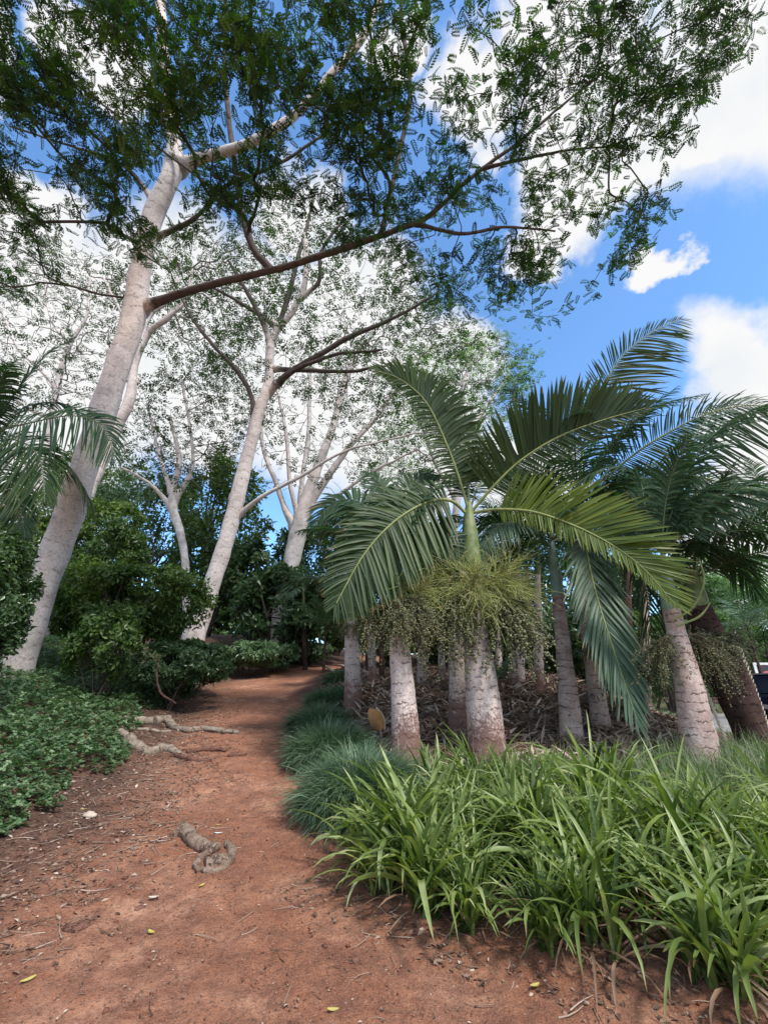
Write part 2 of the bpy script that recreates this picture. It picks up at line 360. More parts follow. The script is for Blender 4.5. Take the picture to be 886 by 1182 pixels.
# ------------------------------------------------------------------ ground
def axis(lo, hi, d0, d1, step, grow=1.16):
    a = list(np.arange(d0, d1+1e-6, step)); s = step; x = d1
    while x < hi: s *= grow; x += s; a.append(min(x, hi))
    s = step; x = d0
    while x > lo: s *= grow; x -= s; a.insert(0, max(x, lo))
    return np.array(a)
def build_ground():
    xs = axis(-350, 350, -7, 6, .05); ys = axis(-80, 700, 2.2, 11, .05)
    X, Y = np.meshgrid(xs, ys); nx, ny = len(xs), len(ys)
    Z = H(X, Y)
    near = np.exp(-((Y-5)/9)**2)
    Z += near*(.012*sn(X, Y, 7, 6)+.008*sn(X, Y, 17, 1)+.006*sn(X, Y, 31, 5)+RNG.normal(0, .0022, X.shape))
    V = np.stack([X, Y, Z], -1).reshape(-1, 3)
    i = np.arange(ny-1)[:, None]*nx; j = np.arange(nx-1)[None]
    f = np.stack([i+j, i+j+1, i+nx+j+1, i+nx+j], -1).reshape(-1, 4)
    cx = V[f].mean(1); wob = .12*sn(cx[:, 0], cx[:, 1], 2.5, 3)
    onpath = (cx[:, 0] > XL(cx[:, 1])-.1+wob) & (cx[:, 0] < XR(cx[:, 1])+wob) & (cx[:, 1] > .5) & (cx[:, 1] < 26)
    for nm, sel in (('ground', ~onpath), ('path', onpath)):
        ff = f[sel]; u, inv = np.unique(ff, return_inverse=True); ff = inv.reshape(ff.shape); vv = V[u]
        mb = MB(); mb.add(vv, ff, .5, 0, 0, True); o = mb.obj(nm, M['soil']); tag(o, kind='structure')
        x, y = vv[:, 0], vv[:, 1]
        el = sst(-.5, .9, XL(y)+.25-x+.25*sn(x, y, 2.2)); er = sst(-.1, .7, x-XR(y)+.1*sn(x, y, 2.2))*sst(2.6, 3.4, y)
        lit = np.clip(.85*np.maximum(el, er)*sst(1, 4, y)+.1, 0, 1)
        grassy = sst(6, 8, x)
        a = o.data.attributes.new('litter', 'FLOAT', 'POINT'); a.data.foreach_set('value', lit.astype(np.float32))
build_ground()

# ------------------------------------------------------------------ litter and ground cover (stuff)
def rp(n, x0, x1, y0, y1): return RNG.uniform(x0, x1, n), RNG.uniform(y0, y1, n)
def lay(x, y, lift=.006): return np.stack([x, y, H(x, y)+lift], -1)
def litter():
    mb = MB()
    # left verge, beds, and thin scatter on the path
    x1, y1 = rp(26000, -8, -1.2, 2.6, 16); d = XL(y1)+.35-x1; k = (d > -.25+RNG.exponential(.2, len(d))*-1) & (d < 1.7); x1, y1 = x1[k], y1[k]
    x2, y2 = rp(32000, -2, 7, 6.2, 20); k = (x2 > XR(y2)+.4); x2, y2 = x2[k], y2[k]
    x3, y3 = rp(26000, -6, 3, 2.3, 16); k = (x3 > XL(y3)) & (x3 < XR(y3)+.2); x3, y3 = x3[k], y3[k]
    xd, yd = rp(22000, -7, -1.5, 2.4, 15); kd = (xd > XL(yd)-.3) & (xd < XL(yd)+1.3+.4*sn(xd, yd, 1.7)) & (RNG.uniform(0, 1, len(xd)) < .45+.5*sn(xd, yd, 2.6, 1.)); xd, yd = xd[kd], yd[kd]
    x4, y4 = rp(4600, -1, 3.5, 2.3, 4.6); k = (x4 > XR(y4)-.7) & (x4 < XR(y4)+.5); x4, y4 = x4[k], y4[k]
    for (x, y, s0, s1) in ((xd, yd, .012, .06), (x1, y1, .02, .07), (x2, y2, .04, .16), (x3, y3, .006, .03), (x4, y4, .01, .06)):
        n = len(x); scatter(mb, *LEAF, lay(x, y, .004), rand_rot(n, .35), RNG.uniform(s0, s1, n), RNG.beta(1.6, 2.2, n))
    # twigs
    for (x, y, a, b) in ((x1[:1300], y1[:1300], .06, .3), (x2[:1500], y2[:1500], .2, .9), (xd[:600], yd[:600], .05, .25), (x3[:500], y3[:500], .04, .2), (x4[:120], y4[:120], .05, .2)):
        for i in range(len(x)):
            l = random.uniform(a, b); az = random.uniform(0, 6.28); n = 4; t = np.linspace(0, 1, n)
            cv = random.uniform(-.5, .5); px = x[i]+np.cos(az+t*cv)*l*t; py = y[i]+np.sin(az+t*cv)*l*t
            pts = np.stack([px, py, H(px, py)+.008+.02*t*l], -1); r = random.uniform(.0016, .004)*(1+l)
            tube(mb, pts, r*(1.1-.7*t), 3, 0, cap=False, var=random.uniform(.1, .9))
    xg, yg = rp(9000, -1, 6.5, 7.2, 17); k = xg > XR(yg)+.5; xg, yg = xg[k], yg[k]; n = len(xg)
    scatter(mb, np.array([[0, 0, 0], [.5, .07, .05], [1, 0, 0], [.5, -.07, .05]]), np.array([[0, 1, 2], [0, 2, 3]]), lay(xg, yg, .02), rand_rot(n, .5), RNG.uniform(.12, .5, n), RNG.uniform(.35, 1, n))
    tag(mb.obj('leaf_litter', M['litter']), 'dry brown leaves and twigs scattered over the red soil', 'leaf litter', kind='stuff')
    mb = MB(); n = 26000; x, y = rp(n, -5, 3.4, 2.2, 11); k = (x > XL(y)-.5) & (x < XR(y)+.2); x, y = x[k], y[k]; n = len(x)
    oc = np.array([[1, 0, 0], [-1, 0, 0], [0, 1, 0], [0, -1, 0], [0, 0, .6], [0, 0, -.6]], float)
    of = [[0, 2, 4], [2, 1, 4], [1, 3, 4], [3, 0, 4], [2, 0, 5], [1, 2, 5], [3, 1, 5], [0, 3, 5]]
    scatter(mb, oc, of, lay(x, y, .001), rand_rot(n, .4), RNG.exponential(.0028, n)+.0022, RNG.uniform(0, 1, n), smooth=True)
    tag(mb.obj('pebbles', plain_mat('soil_crumbs', [(.10, .04, .028), (.22, .09, .06), (.36, .2, .15)], .95, 9, .1, 0, usevar=True)), 'small clods and pebbles lying on the red dirt path', 'pebbles', kind='stuff')
litter()
def cover():
    mb = MB(); x, y = rp(100000, -14, -2.5, 4.2, 19)
    d = XL(y)-.75-x+.3*sn(x, y, 1.6)+.15*sn(x, y, 5)
    k = (d > 0) & (RNG.uniform(0, 1, len(x)) < np.clip(1.3-.05*y, .45, 1)); x, y, d = x[k], y[k], d[k]
    z = H(x, y)+np.minimum(d*.5, .22)*RNG.uniform(.25, 1.0, len(x))+.05*sn(x, y, 3)+.05
    scatter(mb, *SPRIG, np.stack([x, y, z], -1), rand_rot(len(x), .45), RNG.uniform(.055, .125, len(x)), RNG.uniform(0, 1, len(x)))
    tag(mb.obj('ground_cover', M['cover_leaf']), 'low leafy green ground cover spreading over the left bank', 'ground cover', kind='stuff')
cover()

# ------------------------------------------------------------------ trees
def limb3(tr):
    pts = [P(a, b, Y) for a, b, Y, w in tr]
    rad = [w/2/F*Tdepth(a, b, Y)/math.sqrt(1+.9*((a-CX)/F)**2+.25*((b-CY)/F)**2) for a, b, Y, w in tr]
    return pts, rad
class Skel:
    def __init__(s): s.p = []; s.par = []; s.pl = []; s.r = []; s.dirs = []
    def add(s, p, par, r=0.):
        s.p.append(np.asarray(p, float)); s.par.append(par)
        if par < 0: s.pl.append(0.); s.dirs.append(np.array([0, 0, 1.]))
        else:
            d = s.p[-1]-s.p[par]; l = np.linalg.norm(d); s.pl.append(s.pl[par]+l); s.dirs.append(d/max(l, 1e-6))
        s.r.append(r); return len(s.p)-1
def region_points(n, poly, zlo, zhi, rng, thin=None):
    poly = np.array(poly, float); lo, hi = poly.min(0), poly.max(0); out = []
    while len(out) < n:
        q = rng.uniform(lo, hi); ins = False; j = len(poly)-1
        for i in range(len(poly)):
            if (poly[i][1] > q[1]) != (poly[j][1] > q[1]) and q[0] < (poly[j][0]-poly[i][0])*(q[1]-poly[i][1])/(poly[j][1]-poly[i][1])+poly[i][0]: ins = not ins
            j = i
        if not ins: continue
        if thin is not None and rng.uniform() > thin(q[0], q[1]): continue
        out.append((q[0], q[1]))
    return out
def make_tree(label, trunk, limbs, attract, leafmat, barkm, limbm, twigm, spray=.3, nspray=8, spread=.4, flat=.5, tmpl=SPRAY, group=None, seed=1,
              skel_step=.35, bias=.3, tilt=.5, sides=20, twig0=.007, cat='tree', tmin=0, skip=0.):
    rng = np.random.default_rng(seed)
    pts, rad = limb3(trunk)
    base = pts[0].copy(); gh = h1(base[0], base[1])
    # run trunk into ground with a flare
    if base[2] > gh-.1:
        d = nrm(pts[1]-pts[0]); s = (base[2]-gh+.25)/max(d[2], .3); pts.insert(0, base-d*s); rad.insert(0, rad[0]*1.3)
    loc = np.array([pts[0][0], pts[0][1], h1(pts[0][0], pts[0][1])])
    root = thing('albizia_tree' if cat == 'tree' else cat, label, 'tree', loc, group)
    sk = Skel(); tp, trd = smooth_path(pts, .2, rad)
    mb = MB(); tube(mb, tp, trd, sides, 0, .03, seed=seed); roughen(mb, .035, 1.6, seed); mb.obj('trunk', barkm, root)
    prev = -1; allc = []
    for i, p in enumerate(tp):
        if i % 2 == 0: prev = sk.add(p, prev, trd[i])
    ntr = len(sk.p)
    firstskip = int(ntr*tmin)
    for k in range(firstskip): sk.pl[k] += 50
    for tr in limbs:
        m = tr[0] if isinstance(tr[0], str) else None
        if m: tr = tr[1:]
        lp, lr = limb3(tr)
        # snap start onto nearest node of skeleton
        A = np.array(sk.p); j = int(np.argmin(np.linalg.norm(A-lp[0], axis=1)))
        lp[0] = A[j]+nrm(A[j]-np.array([0, 0, CAMH]))*sk.r[j]*.8; lr[0] = min(lr[0]*1.3, sk.r[j]*.7)
        q, qr = smooth_path(lp, .2, lr)
        jit = np.cumsum(rng.normal(0, .012, q.shape), 0)*np.linspace(0, 1, len(q))[:, None]; q = q+jit
        la = np.concatenate([[0], np.cumsum(np.linalg.norm(np.diff(q, axis=0), axis=1))]); qr = qr*(1+.9*np.exp(-np.maximum(la-sk.r[j]*.8, 0)/.22)*(la < 1.6))
        mb = MB(); tube(mb, q, qr, 14, 0, .07, seed=seed+len(sk.p)); roughen(mb, .012, 3.0, seed); mb.obj('branch', M[m] if m else (M['limb_bark_dark'] if (limbm is M['limb_bark'] and j >= ntr) else limbm), root)
        prev = j
        for i in range(1, len(q), 2): prev = sk.add(q[i], prev, qr[i])
    # greedy growth toward attraction points
    pts = np.array(attract); A = np.array(sk.p)
    order = np.argsort([np.min(np.linalg.norm(A-p, axis=1)) for p in pts])
    arr = np.zeros((len(A)+len(pts)*40, 3)); arr[:len(A)] = A; pl = np.zeros(len(arr)); pl[:len(A)] = np.array(sk.pl)*.0
    pl[:firstskip] = 50
    ncur = len(A); chains = []
    for oi in order:
        p = pts[oi]; dd = np.linalg.norm(arr[:ncur]-p, axis=1)+bias*pl[:ncur]; j = int(np.argmin(dd))
        s = arr[j]; dist = np.linalg.norm(p-s)
        if dist < .08: continue
        k = max(2, int(dist/skel_step)+1); c = s+sk.dirs[j]*dist*.35+rng.normal(0, .08*dist, 3)+np.array([0, 0, .05*dist])
        t = np.linspace(0, 1, k+1)[1:, None]; q = (1-t)**2*s+2*t*(1-t)*c+t*t*p
        q[:-1] += rng.normal(0, .035*min(dist, 1.5), q[:-1].shape)
        ids = [j]; prev = j
        for a in q:
            prev = sk.add(a, prev, 0); ids.append(prev); arr[ncur] = a; pl[ncur] = pl[ids[-2]]+np.linalg.norm(a-sk.p[ids[-2]]); ncur += 1
        chains.append(ids)
    # pipe radii
    n = len(sk.p); w = np.zeros(n)
    ch = np.zeros(n, int)
    for i in range(n):
        if sk.par[i] >= 0: ch[sk.par[i]] += 1
    w[ch == 0] = 1.
    for i in range(n-1, -1, -1):
        if w[i] == 0: w[i] = 1
        if sk.par[i] >= 0: w[sk.par[i]] += w[i]
    mb = MB()
    for ids in chains:
        q = np.array([sk.p[i] for i in ids]); r = twig0*np.power(w[ids], .42); r[0] = r[1]*1.05
        if sk.r[ids[0]] > 0: r[0] = min(r[0]*1.3, sk.r[ids[0]])
        q, r = smooth_path(q, .3, r)
        tube(mb, q, r, 5 if r[0] > .02 else 3, 0, cap=False)
    crown = None
    # leaves
    cl = []; 
    for ids in chains:
        if rng.uniform() < skip: continue
        e = sk.p[ids[-1]]; m = nspray
        cl.append(e+rng.normal(0, 1, (m, 3))*np.array([spread, spread, spread*flat]))
        if len(ids) > 3:
            for i in ids[len(ids)//2:-1]:
                cl.append(sk.p[i]+rng.normal(0, 1, (max(1, m//5), 3))*np.array([spread, spread, spread*flat])*.7)
    cl = np.concatenate(cl); n = len(cl)
    lm = MB(); scatter(lm, *tmpl, cl, rand_rot(n, tilt, rng), rng.uniform(.6, 1.25, n)*spray, rng.uniform(0, 1, n))
    crown = lm.obj('crown', leafmat, root)
    mb.obj('twig_network', twigm, crown)
    return root

rng = np.random.default_rng(5)
# --- tree 1 : large leaning tree at left, crown overhead
poly1 = [(-110, -160), (900, -160), (868, 15), (812, 100), (785, 200), (745, 285), (700, 330), (628, 388), (540, 372), (470, 330), (400, 285), (330, 235), (240, 250), (160, 300), (90, 270), (60, 330), (-110, 350)]
def thin1(x, y):
    d = .75
    if x < 420 and y < 230: d = 1.0
    if 420 < x < 640 and y < 200: d = .6
    if 560 < x < 700 and 240 < y: d = .55
    if 560 < x < 690 and 0 < y < 40: d = .25
    if y < 0: d *= .35
    d *= .18+.82*float(sn(np.array(x), np.array(y), .026, 1.0) > -.05)
    return d
att = [PZ(x, y, rng.uniform(11.0, 12.6)+max(0, (300-y))*.010) for x, y in region_points(900, poly1, 0, 0, rng, thin1)]
trunk1 = [(8, 825, 11.3, 50), (20, 772, 11.2, 43), (36, 720, 11, 39), (55, 661, 10.8, 38.5), (76, 605, 10.6, 37), (100, 533, 10.3, 33.5), (117, 482, 10.1, 32), (134, 428, 9.9, 31), (152, 373, 9.6, 29), (163, 310, 9.2, 26), (176, 250, 8.8, 25.5), (200, 195, 8.4, 23), (198, 130, 8.0, 16), (188, 50, 7.7, 14), (183, -60, 7.5, 12)]
limbs1 = [
 [(156, 360, 9.6, 13.6), (185, 347, 9.4, 11.2), (215, 337, 9.2, 9.6), (260, 325, 8.9, 8.8), (330, 308, 8.5, 8.0), (400, 286, 8.1, 7.6), (450, 268, 7.8, 6.8), (490, 252, 7.6, 6.4), (520, 225, 7.35, 5.6), (550, 197, 7.1, 4.8), (600, 160, 6.8, 4.0), (660, 108, 6.4, 3.2), (700, 78, 6.1, 2.4), (745, 40, 5.8, 1.6)],
 ['albizia_bark', (200, 200, 8.4, 17), (235, 182, 8.2, 14), (290, 165, 7.8, 12), (340, 132, 7.5, 11), (385, 82, 7.1, 10), (420, 40, 6.8, 9), (445, -10, 6.6, 8), (480, -80, 6.3, 7)],
 [(306, 311, 8.6, 8.8), (290, 282, 8.5, 8.8), (276, 225, 8.3, 7.5), (265, 150, 8.0, 6.9), (256, 70, 7.6, 6.2), (256, -20, 7.3, 5.0)],
 [(443, 270, 7.9, 6.2), (460, 180, 7.6, 6.2), (473, 105, 7.2, 5.6), (462, 20, 6.8, 5.0), (470, -60, 6.5, 3.8)],
 [(545, 200, 7.2, 5), (600, 184, 6.9, 4), (650, 174, 6.6, 3), (710, 170, 6.4, 2.2)],
 [(485, 262, 7.6, 5), (530, 270, 7.3, 4), (580, 262, 7.1, 3.2), (640, 265, 6.9, 2.2)],
 [(185, 272, 8.9, 6), (225, 252, 8.7, 5.5), (260, 215, 8.4, 5), (320, 190, 8.1, 4), (380, 150, 7.8, 3)],
 [(275, 245, 8.4, 4.5), (230, 205, 8.2, 4), (170, 160, 8.0, 3.4), (100, 105, 7.8, 2.6), (40, 60, 7.6, 2)],
 [(192, 235, 8.6, 6), (140, 190, 8.4, 4.5), (80, 170, 8.2, 3.4), (10, 150, 8, 2.6)],
]
make_tree('large pale leaning tree at far left with a long limb crossing overhead', trunk1, limbs1, att, M['albizia_leaf'], M['albizia_bark'], M['limb_bark'], M['twig'],
          spray=.215, nspray=18, skip=.2, spread=.23, flat=.42, seed=3, sides=28, tmin=.45, tilt=.5, tmpl=SPRAY3, twig0=.009)

# --- tree 2
rng = np.random.default_rng(8)
def polyatt(n, poly, ylo, yhi, thin=None):
    return [P(x, y, rng.uniform(ylo, yhi)) for x, y in region_points(n, poly, 0, 0, rng, thin)]
att = polyatt(640, [(200, 330), (290, 250), (420, 240), (520, 300), (560, 370), (530, 440), (420, 500), (330, 440), (250, 420)], 12.5, 16.5)
trunk2 = [(222, 748, 16, 25), (240, 690, 16, 21), (262, 620, 15.8, 19), (280, 550, 15.5, 17), (297, 482, 15.2, 14), (310, 440, 15, 11), (314, 392, 14.8, 9.5), (338, 358, 14.5, 7), (352, 325, 14.2, 7), (352, 270, 13.8, 5)]
limbs2 = [
 [(345, 345, 14.4, 6), (368, 325, 14.2, 5), (372, 290, 13.9, 4), (400, 250, 13.6, 3)],
 [(300, 365, 14.6, 5), (272, 345, 14.4, 4), (245, 330, 14.2, 3)],
 [(362, 414, 14.4, 5), (400, 430, 14, 4), (440, 425, 13.6, 3)],
 [(312, 400, 14.8, 7), (300, 365, 14.6, 6), (283, 335, 14.3, 5), (262, 300, 14, 3)],
 [(316, 452, 15, 8), (335, 430, 14.7, 8), (362, 414, 14.4, 7), (403, 391, 14, 6), (460, 367, 13.5, 4), (500, 345, 13.1, 3)],
 [(272, 575, 15.6, 8), (284, 520, 15.4, 7), (292, 470, 15.1, 6), (278, 435, 14.8, 6), (255, 410, 14.5, 5), (225, 376, 14.2, 4), (208, 345, 14, 3)],
 ['far_bark', (272, 600, 15.7, 6), (300, 575, 15.3, 5), (345, 552, 14.8, 4), (400, 522, 14.2, 3), (450, 508, 13.7, 2.2), (500, 500, 13.2, 1.6)],
 [(318, 452, 15, 5), (345, 425, 14.3, 5), (390, 408, 13.6, 4), (440, 402, 13, 3)],
 [(316, 398, 14.8, 7), (330, 350, 14.9, 6), (346, 290, 15, 5), (362, 230, 15, 3)],
]
make_tree('mid distance pale leaning tree left of the path bend with dark upper limbs', trunk2, limbs2, att, M['lace_leaf'], M['albizia_bark'], M['limb_bark'], M['twig'], tmpl=SPRAY2,
          spray=.30, nspray=5, skip=.4, spread=.32, flat=.3, seed=5, twig0=.008, tmin=.6, bias=.3, tilt=.5)
# --- tree 3 multi stem
att = polyatt(760, [(290, 470), (330, 400), (430, 330), (530, 350), (610, 400), (620, 450), (560, 470), (500, 560), (420, 560), (300, 560)], 19, 24)
trunk3 = [(314, 760, 22, 15), (324, 700, 22, 17), (336, 650, 22, 19), (345, 612, 22, 20), (352, 580, 21.9, 14), (368, 535, 21.8, 11), (385, 490, 21.6, 8), (398, 440, 21.4, 9), (415, 400, 21.2, 6)]
limbs3 = [
 [(342, 615, 22, 9.2), (330, 590, 22, 7.3), (318, 555, 22, 5.9), (305, 520, 22, 4.6), (300, 470, 22, 3.3)],
 [(350, 595, 22, 10.6), (372, 560, 21.7, 8.6), (400, 520, 21.3, 6.6), (432, 485, 21, 5.3), (465, 440, 20.5, 3.3)],
 [(346, 600, 22, 7.9), (348, 560, 22.3, 5.9), (355, 500, 22.5, 5.3), (356, 430, 22.6, 3.3)],
 [(350, 590, 22, 6.6), (385, 575, 21, 4.6), (430, 545, 20.3, 3.3), (480, 520, 19.6, 2.3)],
 [(345, 606, 22, 5.9), (335, 560, 21.5, 5.3), (330, 500, 21.2, 4.0), (318, 440, 21, 2.6)],
]
make_tree('pale tree with many stems splitting low at the end of the path', trunk3, limbs3, att, M['lace_leaf'], M['far_bark'], M['far_bark'], M['pale_twig'], tmpl=SPRAY2,
          spray=.38, nspray=4, skip=.5, spread=.42, flat=.3, seed=9, tmin=.55, tilt=.5, twig0=.011)
# --- tree 4 slender tree between 1 and 2
att = polyatt(380, [(130, 470), (190, 420), (290, 410), (310, 480), (270, 560), (150, 570)], 18, 23)
trunk4 = [(215, 700, 20, 9), (214, 650, 20, 9), (208, 615, 20, 10), (200, 588, 20, 11), (201, 560, 20, 9), (207, 530, 20, 6), (196, 480, 20, 4)]
limbs4 = [[(201, 565, 20, 6), (190, 545, 20, 5), (180, 510, 20, 4), (170, 470, 20, 3)], [(201, 575, 20, 7), (218, 550, 20, 6), (222, 520, 20, 4), (210, 440, 20, 3)],
          [(200, 585, 20, 5), (175, 560, 19.5, 4), (140, 540, 19, 3)]]
make_tree('slender pale tree standing between the two leaning trunks', trunk4, limbs4, att, M['lace_leaf'], M['far_bark'], M['far_bark'], M['pale_twig'], tmpl=SPRAY2,
          spray=.36, nspray=6, skip=.4, spread=.42, flat=.3, seed=12, tmin=.6, tilt=.5, twig0=.010)
# --- tree 5 forked stem behind tree 1
att = polyatt(600, [(110, 330), (180, 270), (330, 260), (320, 380), (240, 440), (160, 400)], 15.5, 20)
trunk5 = [(62, 690, 18, 15), (95, 590, 17.6, 15), (132, 500, 17.2, 14), (150, 460, 17, 13), (156, 420, 16.8, 9), (172, 385, 16.5, 8), (192, 368, 16.2, 7), (215, 345, 16, 5), (222, 310, 15.8, 3)]
limbs5 = [[(152, 445, 17, 9), (160, 400, 17, 8), (172, 365, 17, 6), (195, 345, 17, 4), (204, 310, 17, 3)], [(165, 398, 16.7, 5), (140, 360, 17, 4), (120, 320, 17, 3)]]
make_tree('pale forked stem rising just behind the large left trunk', trunk5, limbs5, att, M['lace_leaf'], M['albizia_bark'], M['far_bark'], M['pale_twig'], tmpl=SPRAY2,
          spray=.34, nspray=4, skip=.5, spread=.36, flat=.3, seed=15, tmin=.6, tilt=.5, twig0=.010)
# --- tree 6 far left
att = polyatt(760, [(-80, 330), (60, 270), (150, 300), (150, 400), (110, 470), (-80, 480)], 21, 28)
trunk6 = [(30, 640, 25, 14), (50, 540, 25, 12), (62, 470, 25, 9), (70, 430, 25, 8), (82, 395, 24.8, 6), (100, 365, 24.5, 4), (104, 320, 24, 3)]
limbs6 = [[(66, 450, 25, 5), (45, 425, 25, 5), (20, 400, 25, 4), (0, 350, 25, 3)], [(60, 480, 25, 5), (30, 470, 25, 4), (8, 440, 25, 3)], [(80, 400, 24.8, 4), (60, 370, 25, 3), (50, 320, 25, 3)]]
make_tree('distant pale tree at the left edge with thin spreading branches', trunk6, limbs6, att, M['lace_leaf'], M['far_bark'], M['far_bark'], M['pale_twig'], tmpl=SPRAY2,
          spray=.40, nspray=4, skip=.5, spread=.42, flat=.3, seed=18, tmin=.55, tilt=.5, twig0=.014)
# --- tree 7 light crown behind the palms
att = polyatt(300, [(470, 400), (560, 380), (620, 400), (610, 480), (560, 540), (480, 500), (500, 560), (420, 560)], 25, 31)
trunk7 = [(520, 760, 28, 10), (522, 650, 28, 9), (528, 560, 28, 8), (530, 480, 28, 6), (540, 420, 28, 3)]
limbs7 = [[(526, 580, 28, 5), (500, 530, 28, 4), (480, 470, 28, 3)], [(530, 520, 28, 5), (560, 470, 28, 4), (590, 430, 28, 2)]]
make_tree('pale green airy tree standing behind the palm grove', trunk7, limbs7, att, M['bright_leaf'], M['far_bark'], M['far_bark'], M['pale_twig'], tmpl=SPRAY2,
          spray=.42, nspray=8, spread=.6, flat=.5, seed=21, tmin=.55, tilt=.6, twig0=.01)

# ------------------------------------------------------------------ shrubs
def shrub(label, px, py, Y, rx, rz, ry=None, n=5000, leaf=.12, lm='shrub_leaf', name='shrub', seed=1, stems=7, tmpl=LEAF, group=None, cat='shrub', clumps=40, cr=.28, zc=None, trunkr=.02, tilt=.7):
    """crown centred at pixel px,py at depth Y, radii metres"""
    rng = np.random.default_rng(seed); c = P(px, py, Y); ry = ry or rx
    g = h1(c[0], c[1]); root = thing(name, label, cat, (c[0], c[1], g), group)
    u = nrm(rng.normal(0, 1, (clumps, 3))); rr = rng.uniform(.25, 1, clumps)**.5
    cc = c+u*rr[:, None]*np.array([rx, ry, rz])*(1-cr*.5); cc[:, 2] = np.maximum(cc[:, 2], g+.15)
    mb = MB(); b0 = np.array([c[0], c[1], g-.1])
    for i in range(stems):
        a = rng.uniform(0, 6.28); e = cc[i % clumps]; b = b0+np.array([math.cos(a), math.sin(a), 0])*rx*.15
        m = (b+e)/2+np.array([0, 0, .1*rz])+rng.normal(0, .08*rx, 3); q, r = smooth_path([b, m, e], .25, [trunkr, trunkr*.7, trunkr*.3]); tube(mb, q, r, 5, cap=False)
        for k in range(3):
            e2 = cc[rng.integers(clumps)]; q2, r2 = smooth_path([m, (m+e2)/2+rng.normal(0, .1, 3), e2], .3, [trunkr*.5, trunkr*.35, .004]); tube(mb, q2, r2, 3, cap=False)
    mb.obj('stem', M['twig'], root)
    k = rng.integers(0, clumps, n); off = nrm(rng.normal(0, 1, (n, 3)))*(rng.uniform(0, 1, n)**.45)[:, None]
    scl = rng.uniform(.6, 1.3, clumps)[k][:, None]
    pos = cc[k]+off*scl*np.array([rx, ry, rz])*cr
    pos[:, 2] = np.maximum(pos[:, 2], H(pos[:, 0], pos[:, 1])+.03)
    out = nrm(pos-c+np.array([0, 0, .6])*max(rx, rz)*.6)
    nz = nrm(out+rng.normal(0, tilt, (n, 3))); az = nrm(rng.normal(0, 1, (n, 3))+out*.5+np.array([0, 0, -.4])); x = nrm(az-nz*np.sum(az*nz, -1, keepdims=True))
    rot = np.stack([x, np.cross(nz, x), nz], -1)
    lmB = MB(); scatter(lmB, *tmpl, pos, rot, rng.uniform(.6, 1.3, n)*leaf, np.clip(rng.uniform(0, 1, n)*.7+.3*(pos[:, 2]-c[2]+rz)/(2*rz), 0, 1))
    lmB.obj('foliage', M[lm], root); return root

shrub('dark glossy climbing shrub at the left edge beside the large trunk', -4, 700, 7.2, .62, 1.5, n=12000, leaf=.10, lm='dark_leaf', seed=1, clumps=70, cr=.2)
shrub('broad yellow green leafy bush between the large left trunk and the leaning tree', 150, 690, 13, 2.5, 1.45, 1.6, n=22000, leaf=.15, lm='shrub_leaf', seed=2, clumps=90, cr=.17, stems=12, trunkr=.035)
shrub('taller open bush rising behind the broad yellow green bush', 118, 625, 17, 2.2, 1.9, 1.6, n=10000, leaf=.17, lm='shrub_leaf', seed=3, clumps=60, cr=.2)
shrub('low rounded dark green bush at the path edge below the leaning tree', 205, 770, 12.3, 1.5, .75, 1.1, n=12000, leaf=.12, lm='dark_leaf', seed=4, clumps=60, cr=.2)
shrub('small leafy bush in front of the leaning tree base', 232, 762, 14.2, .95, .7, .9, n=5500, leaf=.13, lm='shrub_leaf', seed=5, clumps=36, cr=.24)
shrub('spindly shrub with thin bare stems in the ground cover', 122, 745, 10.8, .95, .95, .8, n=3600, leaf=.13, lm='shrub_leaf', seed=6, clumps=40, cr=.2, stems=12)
G1 = 'dense dark trees behind the path'
bgs = [(250, 610, 25, 3.0, 5.5), (300, 660, 24, 3.2, 3.2), (385, 650, 28, 3.4, 4.2), (40, 640, 22, 4.5, 4.2), (180, 600, 30, 5.0, 4.0), (330, 700, 22, 2.6, 2.2), (110, 560, 34, 6.0, 3.0), (440, 640, 31, 3.6, 5.2)]
lbl = ['tall dark evergreen tree close behind the leaning trunk', 'bushy dark tree beside the far stems at the path end', 'dark rounded tree right of the many stemmed tree', 'dark dense tree behind the large left trunk',
       'dark tree mass behind the slender pale tree', 'low dark bush filling the gap at the path bend', 'distant green treetop seen left of the slender pale tree', 'dark tree behind the left side of the palm grove']
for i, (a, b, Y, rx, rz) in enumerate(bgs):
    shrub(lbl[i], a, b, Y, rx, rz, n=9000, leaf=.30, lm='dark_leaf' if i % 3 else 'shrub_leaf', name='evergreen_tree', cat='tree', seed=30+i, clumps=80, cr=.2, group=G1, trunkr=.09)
bg2 = [(560, 700, 24, 3.6, 3.0, 'dark_leaf', 'dark bushy tree behind the pale main palm'), (650, 680, 26, 4.0, 3.6, 'dark_leaf', 'dark bushy tree behind the drooping frond'), (740, 690, 24, 3.4, 3.0, 'dark_leaf', 'dark bushy tree behind the thick right palm'),
       (500, 690, 22, 2.6, 2.6, 'shrub_leaf', 'mid green bush behind the left palm trunks'), (700, 610, 36, 6.0, 4.0, 'dark_leaf', 'tall dark tree far behind the right palms')]
for i, (a, b, Y, rx, rz, lm, lb) in enumerate(bg2):
    shrub(lb, a, b, Y, rx, rz, n=8000, leaf=.28, lm=lm, name='bushy_tree', cat='tree', seed=50+i, clumps=80, cr=.2, group='bushy trees behind the palm grove', trunkr=.08)
bg3 = [(800, 735, 26, 2.6, 2.0, 'bright green bush beyond the thick right palm'), (860, 700, 34, 4.5, 3.0, 'bright green tree above the parked car'), (905, 740, 40, 5, 4.0, 'bright green tree at the right edge behind the sign'), (820, 665, 48, 6, 4.0, 'distant pale green tree seen under the right fronds')]
